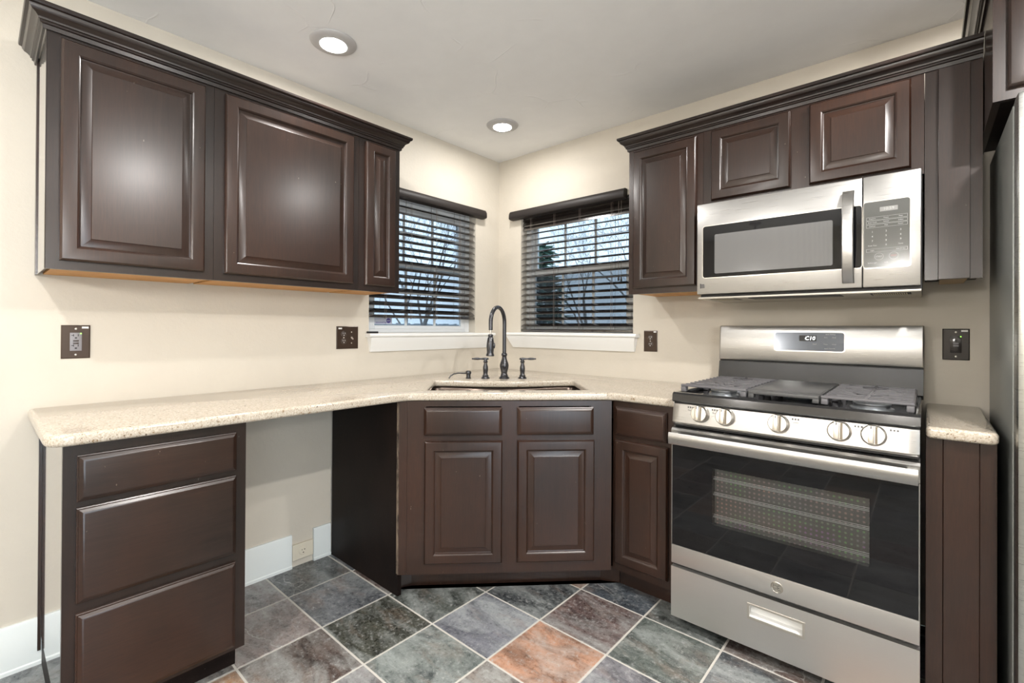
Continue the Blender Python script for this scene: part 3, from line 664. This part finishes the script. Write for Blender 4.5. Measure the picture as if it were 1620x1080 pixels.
mb = MB(); mb.tube([hb+Vector((0, 0, .031)), hb-DU*.03+DN*.01+Vector((0, 0, .031)), hb-DU*.06+DN*.02+Vector((0, 0, .033)), hb-DU*.085+DN*.028+Vector((0, 0, .028)), hb-DU*.102+DN*.034+Vector((0, 0, .017)), hb-DU*.110+DN*.037+Vector((0, 0, .003))], [.006, .0045, .004, .004, .004, .0035], 10); mb.build('spout', 'oil_bronze', e, 50)

# ------------------------------------------------------------------ range
x0, x1 = 1.594, 2.350; xm = (x0+x1)/2
e = thing('range', 'stainless steel gas range with black oven window between the counters', 'stove', (xm, -.35, 0))
YD = -.695
MB().box(x0+.002, x1-.002, -.655, -.02, .03, .905).build('body', 'black', e)
for fx in (x0+.05, x1-.05):
    for fy in (-.60, -.08): MB().lathe([(.018, 0), (.018, .006), (.01, .008), (.01, .0295)], (fx, fy, .0005), n=12).build('levelling_foot', 'black', e)
dr = MB(); dr.grid_hole((x0, YD, .046), X_, Z_, (0, -1, 0), x1-x0, .199, [(.288, .458, .108, .155)], .038); dr = dr.build('storage_drawer', 'steel_lightened', e)
mb = MB(); mb.grid_hole((x0+.283, YD-.002, .149), X_, Z_, (0, -1, 0), .180, .057, [(.007, .173, .007, .050)], .006); mb.build('pull_frame', 'steel_plain', dr)
mb = MB(); mb.prism([(x0+.288, YD+.001, .154), (x0+.288, YD+.030, .162), (x0+.288, YD+.036, .201), (x0+.288, YD+.038, .201), (x0+.288, YD+.038, .150), (x0+.288, YD+.001, .150)], (.17, 0, 0)); mb.build('pull_recess', 'white', dr)
MB().box(x0+.002, x1-.002, -.675, -.6555, .2455, .2575).build('gap_strip', 'black', e)
# oven door
mb = MB(); mb.box(x0, x1, YD, -.6555, .259, .333, .003); od = mb.build('oven_door', 'steel_lightened', e)
gw = (x0+.158, x0+.636, .452, .668)
mb = MB(); mb.grid_hole((x0, YD+.002, .3335), X_, Z_, (0, -1, 0), x1-x0, .4075, [(gw[0]-x0, gw[1]-x0, gw[2]-.3335, gw[3]-.3335)], .03); mb.build('door_glass', 'dark_glass', od)
MB().box(gw[0]-.003, gw[1]+.003, YD+.0028, YD+.005, gw[2]-.003, gw[3]+.003).build('oven_window', 'oven_glass', od)
MB().box(gw[0]-.01, gw[1]+.01, YD+.033, YD+.0345, gw[2]-.02, gw[3]+.02).build('window_screen', 'oven_mesh', od)
mb = MB()
for zz in (.625, .565, .480):
    for dy in (.010, .014, .019): mb.tube([(gw[0], YD+dy+.004, zz+(dy-.01)*.8), (gw[1], YD+dy+.004, zz+(dy-.01)*.8)], .0009, 6)
mb.build('oven_rack', 'vinyl', od)
MB().box(x0, x0+.003, YD+.0005, -.66, .3335, .741).build('door_edge', 'steel', od); MB().box(x1-.003, x1, YD+.0005, -.66, .3335, .741).build('door_edge', 'steel', od)
# door top trim with vent slots, handle
mb = MB(); mb.prism([(x0, YD, .7415), (x0, YD-.004, .745), (x0, YD-.004, .795), (x0, YD+.004, .803), (x0, -.6555, .811), (x0, -.6555, .7415)], (x1-x0, 0, 0)); tt = mb.build('door_top_trim', 'steel', od)
mb = MB()
for a, b in ((.105, .195), (.215, .375), (.400, .560), (.585, .670)):
    sl = (.811-.803)/(.695-.6555-.004+.0)
    mb.obox((x0, YD+.012, .8042), X_, Vector((0, 1, .22)).normalized(), Vector((0, -.22, 1)).normalized(), a, b, 0, .010, .0004, .0016)
mb.build('vent_slot', 'slot', tt)
mb = MB()
sec = [(YD-.0405, .745), (YD-.0435, .750), (YD-.046, .768), (YD-.0435, .786), (YD-.0405, .791), (YD-.035, .790), (YD-.036, .768), (YD-.035, .746)]
mb.loft([[(x, y, z) for y, z in sec] for x in (x0+.004, x1-.004)], True, True, True)
for a in (x0+.004, x1-.030): mb.box(a, a+.026, YD-.0365, YD-.0035, .750, .786, .003)
mb.build('oven_handle', 'steel', od)
mb = MB(); mb.lathe([(.0195, 0), (.0195, .0015), (.0175, .0025), (.0165, .0018), (0, .0018)], (1.973, YD-.0001, .295), (0, -1, 0), 32); bd = mb.build('badge', 'badge', od)
def ring_tube(mb, c, r, rad, a0=0, a1=2*PI, n=20, y=None): mb.tube([(c[0]+r*math.cos(a0+(a1-a0)*k/n), c[1], c[2]+r*math.sin(a0+(a1-a0)*k/n)) for k in range(n+1)], rad, 5)
mb = MB(); cy = YD-.0022
ring_tube(mb, (1.9675, cy, .296), .0062, .0007, .6, 5.6); ring_tube(mb, (1.9785, cy, .2985), .0042, .0007, .9, 5.2); ring_tube(mb, (1.9785, cy, .2915), .0042, .0007, 1.2, 5.6)
for k in range(4): ring_tube(mb, (1.973+.0125*math.cos(k*PI/2+.78), cy, .295+.0125*math.sin(k*PI/2+.78)), .0026, .0005, k*PI/2, k*PI/2+4, 8)
mb.build('badge_monogram', 'print_dark', bd)
# control panel
mb = MB(); MBp = [(-.6555, .820), (YD+.005, .820), (YD-.001, .828), (YD+.012, .900), (YD+.020, .906), (-.6555, .906)]
mb.loft([[(x, y+dy, z) for y, z in MBp] for x, dy in ((x0+.001, .006), (x0+.012, .001), (x0+.03, 0), (x1-.03, 0), (x1-.012, .001), (x1-.001, .006))], True, True, True); cp = mb.build('control_panel', 'steel', e)
MB().box(x0+.004, x1-.004, -.683, -.6555, .812, .8195).build('panel_shadow_gap', 'black', e)
KN = Vector((0, -1, .18)).normalized(); KV = Vector((0, .18, 1)).normalized()
for kx in (1.706, 1.798, 1.976, 2.151, 2.240):
    kc = Vector((kx, YD+.0055, .8695))
    mb = MB(); mb.lathe([(.0335, .001), (.0335, .006), (.031, .009), (.0305, .022), (.028, .026), (0, .027)], kc, KN, 32); kb = mb.build('knob', 'steel_plain', cp, 35)
    mb = MB(); mb.obox(kc, X_, KV, KN, -.013, .003, -.0275, .0285, .024, .0345, .003); gr = mb.build('knob_grip', 'steel_plain', kb)
    mb = MB(); mb.obox(kc, X_, KV, KN, .0045, .0115, -.0265, .0265, .0262, .0277); mb.build('grip_recess', mat('knob_recess', (.16, .13, .09), .5), kb)
    mb = MB(); mb.obox(kc, X_, KV, KN, -.0065, -.0035, .0175, .0265, .0345, .0348); mb.build('knob_mark', 'print_dark', gr)
    if kx < 1.9: px, fl = kx-.040, 0
    else: px, fl = kx+.050, 1
    mb = MB()
    for q in range(3): mb.obox((px+(q-1)*.0085, YD+.0105, .8905), X_, KV, KN, -.0025, .0025, -.003, .003, .0005, .0012)
    mb.build('burner_symbol', 'print_dark', cp)
    text('burner_legend', {1.706: 'Front', 1.798: 'Rear', 1.976: 'Center', 2.151: 'Rear', 2.240: 'Front'}[kx], .008, Vector((px, YD+.0085, .879)), X_, KV, 'print_dark', cp, .0006)
# cooktop
mb = MB()
mb.prism([(x0-.001, YD+.014, .9065), (x0-.001, YD+.006, .912), (x0-.001, YD+.010, .938), (x0-.001, YD+.020, .945), (x0-.001, YD+.040, .944), (x0-.001, YD+.060, .926), (x0-.001, -.12, .926), (x0-.001, -.12, .9065)], (x1-x0+.002, 0, 0)); ct = mb.build('cooktop', 'black_gloss', e)
MB().box(x0-.001, x0+.016, -.655, -.12, .9262, .944, .004).build('cooktop_rim', 'black_gloss', ct); MB().box(x1-.016, x1+.001, -.655, -.12, .9262, .944, .004).build('cooktop_rim', 'black_gloss', ct)
for bx, by, br in ((1.735, -.500, .048), (1.735, -.250, .036), (2.222, -.500, .052), (2.222, -.250, .040), (1.978, -.36, .042)):
    mb = MB(); mb.lathe([(br+.012, 0), (br+.010, .006), (br, .009), (br, .015), (br-.004, .016)], (bx, by, .9265), n=32); bn = mb.build('burner', 'burner', ct, 35)
    mb = MB(); mb.lathe([(br-.003, .0165), (br+.002, .018), (br+.002, .0225), (br-.003, .025), (0, .026)], (bx, by, .9265), n=32); mb.build('burner_cap', 'burner' if br > .045 else 'iron', bn, 35)
def grate(gx0, gx1):
    mb = MB(); y0, y1, z = -.648, -.130, .976; bw = .006
    for xx in (gx0, gx1-2*bw): mb.box(xx, xx+2*bw, y0+.004, y1, z-.016, z-.006, .003)
    mb.box(gx0, gx1, y0, y0+.012, z-.009, z, .003); mb.box(gx0, gx1, y1-.012, y1, z-.012, z-.004, .003)
    for xx in (gx0, gx1-.02):
        for yy in (y0, y1-.03, (y0+y1)/2): mb.box(xx, xx+.02, yy, yy+.03, .9462 if yy == y0 else .928, z-.01, .004)
    n = 10; xc = (gx0+gx1)/2
    for k in range(n):
        yy = y0+.048+(y1-y0-.085)*k/(n-1)
        near = min(abs(yy-(-.5)), abs(yy-(-.25)))
        if near < .035:
            for a, b in ((gx0+.004, xc-.035), (xc+.035, gx1-.004)): mb.box(a, b, yy-.0042, yy+.0042, z-.0048, z, .002)
        else: mb.box(gx0+.004, gx1-.004, yy-.0042, yy+.0042, z-.0048, z, .002)
    for c in (-.5, -.25):
        for s in (-1, 1): mb.obox((xc, c, z-.011), Vector((1, s*.9, 0)).normalized(), Vector((-s*.9, 1, 0)).normalized(), Z_, -.115, .115, -.004, .004, 0.0058, .0108, .002)
    mb.box(xc-.005, xc+.005, y0+.004, y1-.004, z-.0052, z-.0003, .002)
    g = mb.build('burner_grate', 'iron', ct); return g
grate(1.612, 1.858); grate(2.094, 2.337)
mb = MB(); mb.box(1.864, 2.088, -.645, -.135, .960, .973, .004)
for xx in (1.864, 2.068):
    for yy in (-.645, -.400, -.165): mb.box(xx, xx+.02, yy, yy+.03, .9462 if yy == -.645 else .928, .962, .004)
mb.box(1.868, 2.084, -.60, -.165, .9731, .9745, .001); mb.build('griddle', 'griddle', ct)
# backguard
mb = MB(); mb.prism([(x0-.006, -.02, .930), (x0-.006, -.118, .930), (x0-.006, -.105, .945), (x0-.006, -.085, 1.045), (x0-.006, -.02, 1.045)], (x1-x0+.012, 0, 0)); bgd = mb.build('backguard_base', 'black_gloss', e)
mb = MB(); sec = [(-.02, 1.050), (-.074, 1.050), (-.088, 1.054), (-.090, 1.062), (-.078, 1.205), (-.074, 1.2165), (-.066, 1.2195), (-.02, 1.2195)]
mb.loft([[(x, y*k+(1-k)*-.02, z+(0 if 1.06 < z < 1.2 else 0)) for y, z in sec] for x, k in ((x0-.008, .85), (x0-.002, .99), (x0+.006, 1), (x1-.006, 1), (x1+.003, .99), (x1+.008, .85))], True, True, True); bgp = mb.build('backguard', 'steel', e)
MB().box(x0-.006, x1+.006, -.075, -.021, 1.0452, 1.0498).build('backguard_gap', 'black', e)
BN = Vector((0, -1, .0839)).normalized(); BV = Vector((0, .0839, 1)).normalized(); BO = Vector((1.836, -.0890+.0839*.045, 1.107))
def rrect(w, h, r, n=5):
    out = []
    for cx, cy, a in ((w-r, r, -PI/2), (w-r, h-r, 0), (r, h-r, PI/2), (r, r, PI)): out += [(cx+r*math.cos(a+PI/2*k/n), cy+r*math.sin(a+PI/2*k/n)) for k in range(n+1)]
    return out
def plate(O, U, V, N, w, h, r, n0, n1, name, m, parent, inset=0):
    O, U, V, N = map(Vector, (O, U, V, N)); P = rrect(w, h, r); c = (w/2, h/2)
    mb = MB(); rings = [[O+U*a+V*b+N*n0 for a, b in P], [O+U*a+V*b+N*(n1-inset) for a, b in P]]
    if inset: rings.append([O+U*(c[0]+(a-c[0])*(1-2*inset/w))+V*(c[1]+(b-c[1])*(1-2*inset/h))+N*n1 for a, b in P])
    mb.loft(rings, True, True, True); return mb.build(name, m, parent)
plate(BO-Vector((.004, 0, 0))-BV*.004, X_, BV, BN, .272, .090, .012, -.001, .0010, 'display_bezel', 'steel_plain', bgp)
dp = plate(BO, X_, BV, BN, .264, .082, .010, .0011, .0022, 'display_panel', 'panel_grey', bgp)
lc = plate(BO+Vector((.097, 0, 0))+BV*.043, X_, BV, BN, .066, .026, .002, .0023, .0030, 'clock_window', 'black', dp)
text('clock_digits', 'C10', .0235, BO+Vector((.138, 0, 0))+BV*.0555+BN*.0031, X_, BV, 'led_white', lc, .0003, shear=.15)
for i, (a, b, s) in enumerate(((.198, .060, 'Bake'), (.228, .060, 'Broil'), (.198, .030, 'Timer'), (.228, .030, 'Clock'), (.157, .030, 'Cook'), (.130, .030, '-'), (.215, .074, 'Oven Settings'), (.213, .012, 'Lock Controls'))):
    text('display_legend', s, .0065, BO+Vector((a, 0, 0))+BV*b+BN*.0023, X_, BV, 'print', dp, .0003)

# ------------------------------------------------------------------ microwave
m0, m1 = 1.592, 2.349; MY = -.412; z0, z1 = 1.357, 1.760
e = thing('microwave', 'stainless steel over-the-range microwave with a vertical handle', 'microwave', ((m0+m1)/2, 0, 1.338))
MB().box(m0+.004, m1+.003, -.372, -.001, 1.345, 1.761).build('body', 'black', e)
mb = MB(); mb.box(m0+.002, m1+.002, -.405, -.002, 1.336, 1.3445, .003); bt = mb.build('underside', mat('galvanised_underside', (.52, .49, .43), .4, .6), e)
for a0, a1, nm in ((1.645, 1.735, 'filter'), (2.215, 2.315, 'filter')):
    mb = MB()
    for k in range(16): mb.box(a0+(a1-a0)*k/16, a0+(a1-a0)*(k+.55)/16, -.37, -.27, 1.3335, 1.3358)
    mb.build('vent_grille', mat('cream_grille', (.62, .56, .42), .5), bt)
    MB().box(a0-.008, a1+.008, -.375, -.262, 1.3351, 1.3359).build('grille_backing', 'slot', bt)
MB().box(1.80, 2.12, -.40, -.29, 1.333, 1.3358, .001, 1).build('duct_cover', 'black', bt)
mb = MB(); mb.box(m0, 2.187, MY, -.3735, z0, z1, .003); md = mb.build('door', 'steel', e)
plate((1.615, MY, 1.427), X_, Z_, (0, -1, 0), .573, .234, .012, -.001, .0008, 'window_frame', 'steel_plain', md)
plate((1.618, MY, 1.430), X_, Z_, (0, -1, 0), .5688, .228, .010, .0009, .0018, 'window_glass', 'dark_glass', md)
plate((1.668, MY, 1.446), X_, Z_, (0, -1, 0), .430, .172, .006, .0019, .0022, 'window_screen', 'mw_mesh', md)
mb = MB(); sec = [(-.018, -.004), (-.015, -.008), (0, -.0095), (.015, -.008), (.018, -.004), (.017, .003), (-.017, .003)]
hx = 2.148; rings = []
for k in range(13):
    f = k/12; z = 1.374+(1.714-1.374)*f; b = math.sin(PI*f)**.55 if 0 < f < 1 else 0
    rings.append([(hx+a, MY-.012-.034*b+d, z) for a, d in sec])
mb.loft(rings, True, True, True)
for z in (1.381, 1.690): mb.box(hx-.014, hx+.014, MY-.014, MY-.0021, z, z+.018, .002)
mb.build('handle', 'steel', md)
mb = MB(); q = (1.606, MY-.0002, 1.385)
for k in range(3): mb.obox((q[0], q[1], q[2]+.0062*k), X_, Vector((.25*(1-k), 0, 1)).normalized(), (0, -1, 0), 0, .019, 0, .0042, 0, .0008)
mb.obox((q[0], q[1], q[2]-.002), X_, Z_, (0, -1, 0), 0, .0035, 0, .022, 0, .0009); mb.build('logo', 'print_dark', md)
mb = MB(); mb.box(2.190, m1, MY, -.3735, z0, z1, .003); mp = mb.build('control_side', 'steel', e)
plate((2.1905, MY, 1.424), X_, Z_, (0, -1, 0), .133, .244, .010, -.001, .0008, 'panel_bezel', 'steel_plain', mp)
cg = plate((2.1915, MY, 1.427), X_, Z_, (0, -1, 0), .129, .238, .008, .0009, .0018, 'control_glass', 'ctrl_glass', mp)
yo = MY-.0018
plate((2.238, yo, 1.627), X_, Z_, (0, -1, 0), .050, .016, .001, 0, .0004, 'clock_window', mat('unlit_clock', (.30, .30, .29), .3), cg)
text('clock_digits', '10:59', .014, (2.263, yo-.0004, 1.635), X_, Z_, 'print', cg, .0002)
def legend(s, x, z, size, m='print'): text('key_legend', s, size, (x, yo, z), X_, Z_, m, cg, .0002)
for i, s in enumerate(('1', '2', '3', '4', '5', '6', '7', '8', '9')): legend(s, (2.217, 2.256, 2.296)[i % 3], 1.556-.0165*(i//3), .0085)
legend('0', 2.256, 1.5065, .0085)
for j, row in enumerate((('Popcorn', 'Potato', 'Pizza'), ('Auto Cook', 'Reheat', 'Soften'), ('Defrost', 'Melt', 'Power'))):
    for i, s in enumerate(row): legend(s, (2.217, 2.256, 2.296)[i], 1.604-.0135*j, .0055)
legend('Cook Time', 2.217, 1.5065, .0055); legend('Timer', 2.296, 1.5065, .0055); legend('Light', 2.217, 1.489, .0055); legend('Add 30 Sec', 2.296, 1.489, .0055)
legend('START', 2.236, 1.466, .0065); legend('STOP', 2.277, 1.466, .0065, 'print_red'); legend('Surface Light', 2.217, 1.444, .005); legend('Lock', 2.256, 1.444, .005); legend('Vent Fan', 2.296, 1.444, .005)
for x in (2.236, 2.277): mb = MB(); ring_tube(mb, (x, yo-.0003, 1.466), .0125, .0004, n=24); mb.build('key_ring', 'print', cg)
for z in (1.604, 1.5905, 1.577, 1.489):
    P = [(2.200, z-.0055), (2.314, z-.0055), (2.314, z+.0055), (2.200, z+.0055), (2.200, z-.0055)]
    mb = MB()
    for (a, b), (c_, d) in zip(P, P[1:]): mb.tube([(a, yo-.0002, b), (c_, yo-.0002, d)], .00035, 4)
    mb.build('key_outline', 'print', cg)

# ------------------------------------------------------------------ refrigerator
e = thing('refrigerator', 'tall stainless steel refrigerator at the right edge', 'refrigerator', (2.98, -.35, 0))
mb = MB(); mb.box(2.5425, 3.415, -.640, -.02, .02, 1.832, .004); mb.build('case', 'fridge_side', e)
MB().box(2.546, 3.41, -.655, -.6405, .09, 1.82).build('door_gasket', 'black', e)
MB().box(2.56, 3.40, -.63, -.05, .001, .0195).build('base_grille', 'black', e)
for a0, a1 in ((2.5435, 2.976), (2.981, 3.414)):
    mb = MB(); mb.box(a0, a1, -.725, -.6555, .10, 1.842, .014, 4); dd = mb.build('door', 'steel_dark', e)
    hx = a1-.045 if a0 < 2.9 else a0+.045
    mb = MB(); mb.tube([(hx, -.726, .75), (hx, -.775, .78), (hx, -.778, 1.15), (hx, -.775, 1.52), (hx, -.726, 1.55)], .012, 12); mb.build('door_handle', 'steel_plain', dd)
mb = MB(); mb.box(2.55, 2.64, -.70, -.56, 1.8325, 1.8415); mb.box(2.55, 2.64, -.654, -.56, 1.8415, 1.855, .003); mb.build('hinge_cover', 'fridge_side', e)

# ------------------------------------------------------------------ outlets and switches
def screw(mb, to, a, z, d=.0045): mb.lathe([(.0035, 0), (.0035, .0008), (.002, .0014), (0, .0015)], to(a, d, z), to(a, 1, z)-to(a, 0, z), 12)
def bx(mb, to, a0, a1, d0, d1, z0, z1, bev=0):
    p, q = to(a0, d0, z0), to(a1, d1, z1); mb.box(p.x, q.x, p.y, q.y, p.z, q.z, bev, 2)
def cover(to, a0, a1, z0, z1, m, parent):
    mb = MB(); U = (to(1, 0, 0)-to(0, 0, 0)); N = to(0, 1, 0)-to(0, 0, 0)
    mb.rects(to(a0, .0006, z0), U, Z_, N, a1-a0, z1-z0, [(0, 0), (0, .0025), (.003, .0045), (.004, .0045)]); return mb.build('cover_plate', m, parent)
def gfci(name, label, to, a0, a1, z0, z1, m, face):
    ac, zc = (a0+a1)/2, (z0+z1)/2
    e = thing('gfci_outlet', label, 'outlet', to(ac, 0, zc)); cover(to, a0, a1, z0, z1, m, e)
    mb = MB(); bx(mb, to, ac-.0165, ac+.0165, .0047, .0065, zc-.0335, zc+.0335, .001); f = mb.build('outlet_face', face, e)
    mb = MB()
    for s in (.020, -.018):
        for k in (-.0065, .0065): bx(mb, to, ac+k-.001, ac+k+.001, .0066, .0069, zc+s, zc+s+.008)
        bx(mb, to, ac-.0125, ac-.0065, .0066, .0069, zc+s+.003, zc+s+.005)
        bx(mb, to, ac-.003, ac+.003, .0066, .0069, zc+s-.008, zc+s-.0035)
    mb.build('slot', 'slot', f)
    mb = MB()
    for z in (-.006, .003): bx(mb, to, ac-.008, ac+.008, .0066, .0078, zc+z-.0035+.001, zc+z+.0035, .0006)
    mb.build('test_button', 'device' if face != 'device' else 'device_dark', f)
    mb = MB(); bx(mb, to, ac+.012, ac+.0155, .0066, .0076, zc+.029, zc+.0325); mb.build('indicator_light', 'led_green', f)
    mb = MB(); [screw(mb, to, ac, zc+s) for s in (.048, -.048)]; mb.build('screw', 'screw', e)
    mb = MB(); bx(mb, to, a1-.024, a1-.005, .0047, .0052, z1-.012, z1-.005); mb.build('sticker', 'sticker', e)
gfci('l', 'bronze outlet plate with grey face above the left end of the counter', TOL, -2.367, -2.286, 1.080, 1.203, 'plate', 'device')
gfci('r', 'glossy black outlet plate on the wall between range and refrigerator', TOR, 2.412, 2.490, 1.085, 1.208, 'plate_black', 'plate_black')
def duplex(mb_to, ac, zc, parent, m):
    to = mb_to
    for s in (.0195, -.0195):
        mb = MB(); mb.lathe([(.0165, 0), (.0165, .0015), (.015, .0022), (0, .0022)], to(ac, .0047, zc+s), to(ac, 1, zc)-to(ac, 0, zc), 24); r_ = mb.build('receptacle', m, parent)
        mb = MB()
        for k in (-.0055, .0055): bx(mb, to, ac+k-.001, ac+k+.001, .0071, .0074, zc+s, zc+s+.008)
        bx(mb, to, ac-.0025, ac+.0025, .0071, .0074, zc+s-.009, zc+s-.0045); mb.build('slot', 'print', r_)
    mb = MB(); screw(mb, to, ac, zc); mb.build('screw', 'screw', parent)
e = thing('outlet', 'small bronze two-socket outlet on the wall right of the right-hand window', 'outlet', (1.1855, 0, 1.132)); cover(TOR, 1.146, 1.2255, 1.072, 1.192, 'plate', e); duplex(TOR, 1.1855, 1.132, e, 'device_dark')
mb = MB(); bx(mb, TOR, 1.205, 1.221, .0047, .0052, 1.181, 1.188); mb.build('sticker', 'sticker', e)
e = thing('switch_and_outlet', 'dark bronze double plate with outlet and toggle switch, left of the left-hand window', 'switch', (0, -1.223, 1.145)); cover(TOL, -1.288, -1.159, 1.084, 1.2065, 'plate', e); duplex(TOL, -1.246, 1.145, e, 'device_dark')
mb = MB(); bx(mb, TOL, -1.206, -1.194, .0047, .006, 1.133, 1.157); tg_ = mb.build('toggle_base', 'device_dark', e)
mb = MB(); mb.tube([TOL(-1.200, .005, 1.146), TOL(-1.1985, .019, 1.136)], [.005, .0035], 8); mb.build('toggle', mat('pale_toggle', (.35, .3, .26), .3), tg_)
mb = MB(); [screw(mb, TOL, -1.200, 1.145+s) for s in (.030, -.030)]; mb.build('screw', 'screw', e)
mb = MB(); bx(mb, TOL, -1.278, -1.257, .0047, .0052, 1.191, 1.199); mb.build('sticker', 'sticker', e)
e = thing('floor_outlet', 'cream single round outlet low on the left wall under the counter', 'outlet', (0, -1.466, .072))
MB().box(.0006, .012, -1.519, -1.4125, .034, .112, .001, 1).build('outlet_board', 'cream', e)
mb = MB(); mb.lathe([(.0215, 0), (.0215, .002), (.019, .0035), (0, .0035)], (.0123, -1.466, .073), X_, 28); rc = mb.build('receptacle', 'cream', e)
mb = MB(); mb.box(.0160, .0165, -1.475, -1.470, .077, .0795); mb.box(.0160, .0165, -1.462, -1.457, .076, .0805); mb.lathe([(.003, 0), (.003, .0006)], (.0159, -1.466, .064), X_, 10); mb.build('slot', 'slot', rc)

# ------------------------------------------------------------------ blinds
def blind(label, to, a0, a1, v0, v1, ztop, zbot, tilts, cords, pitch, loc):
    e = thing('window_blind', label, 'blind', loc, 'wooden blinds in the corner windows')
    mb = MB(); pr = [(.001, 1.974), (.030, 1.974), (.046, 1.978), (.050, 1.985), (.048, 2.012), (.038, 2.030), (.030, 2.034), (.001, 2.034)]
    mb.loft([[to(a, d, z) for d, z in pr] for a in (v0, v1)], True, True, True); mb.build('valance', M['valance'], e, 40)
    mb = MB(); p, q = to(a0, -.045, ztop+.004), to(a1, -.003, WL['z1']-.004); mb.box(p.x, q.x, p.y, q.y, p.z, q.z, .002); mb.build('headrail', 'blind', e)
    dc = -.024; n = len(tilts)
    for k, (z, tl) in enumerate(tilts):
        a = math.radians(tl); ring = []
        for f, b in ((-1, 0), (-.5, .0018), (0, .0024), (.5, .0018), (1, 0), (1, -.0022), (.5, -.0004), (0, .0002), (-.5, -.0004), (-1, -.0022)):
            d = f*.0248; ring.append((dc+d*math.cos(a)-b*math.sin(a)*-1, z-d*math.sin(a)+b*math.cos(a)))
        mb = MB(); mb.loft([[to(A_, d, zz) for d, zz in ring] for A_ in (a0, a1)], True, True, True); mb.build('slat', 'blind', e, 40)
    mb = MB(); p, q = to(a0, dc-.025, zbot-.009), to(a1, dc+.025, zbot+.009); mb.box(p.x, q.x, p.y, q.y, p.z, q.z, .004, 3); mb.build('bottom_rail', 'blind', e)
    for c in cords:
        mb = MB()
        for d in (dc+.0262, dc-.0262): mb.tube([to(c, d, ztop+.006), to(c, d, zbot)], .0009, 6)
        mb.tube([to(c+.010, dc+.026, ztop+.006), to(c+.010, dc+.0265, zbot)], .0006, 6)
        mb.build('ladder_cord', 'cord', e)
    return e
T = []
z = 1.302
while z < 1.965: T.append((z, 31)); z += .0428
bl = blind('dark wooden slatted blind in the left-hand window, raised slightly off the sill', TOL, -1.087, -.246, -1.115, -.180, 1.975, 1.268, T, (-.985, -.80, -.60, -.40, -.300), .0428, (0, -.66, 1.2))
mb = MB()
for c in (-.985, -.80, -.60, -.40):
    pts = [TOL(c+.008*math.cos(a), .004+.008*math.sin(a), 1.262+.010*math.sin(2*a)) for a in [k*.7 for k in range(10)]]; mb.tube(pts, .0009, 5)
mb.build('cord_knot', 'cord', bl)
T = []
z = 1.226
while z < 1.875: T.append((z, 24)); z += .0428
T += [(z+.004, 68), (z+.034, 72), (z+.070, 70)]
br = blind('dark wooden slatted blind in the right-hand window, lowered to the sill with top slats bunched', TOR, .217, 1.073, .139, 1.036, 1.975, 1.1875, T, (.30, .50, .70, .93), .0428, (.64, 0, 1.18))
mb = MB()
for a, zb in ((.985, 1.520), (1.003, 1.515)): mb.tube([TOR(a, .012, 1.972), TOR(a, .010, zb)], .0009, 6)
mb.build('pull_cord', 'cord', br)
mb = MB()
for a, zb in ((.985, 1.520), (1.003, 1.515)): mb.lathe([(.002, 0), (.004, -.006), (.006, -.022), (.0065, -.03), (0, -.031)], TOR(a, .010, zb), n=10)
mb.build('cord_tassel', 'black', br)
mb = MB(); mb.box(.006, .018, -1.108, -1.038, WL['z0']+.0002, WL['z0']+.011, .002); tag(mb.build('blind_bracket', 'black', None, at=(.012, -1.075, WL['z0'])), 'small loose dark plastic strip lying on the left end of the left window sill', 'bracket')
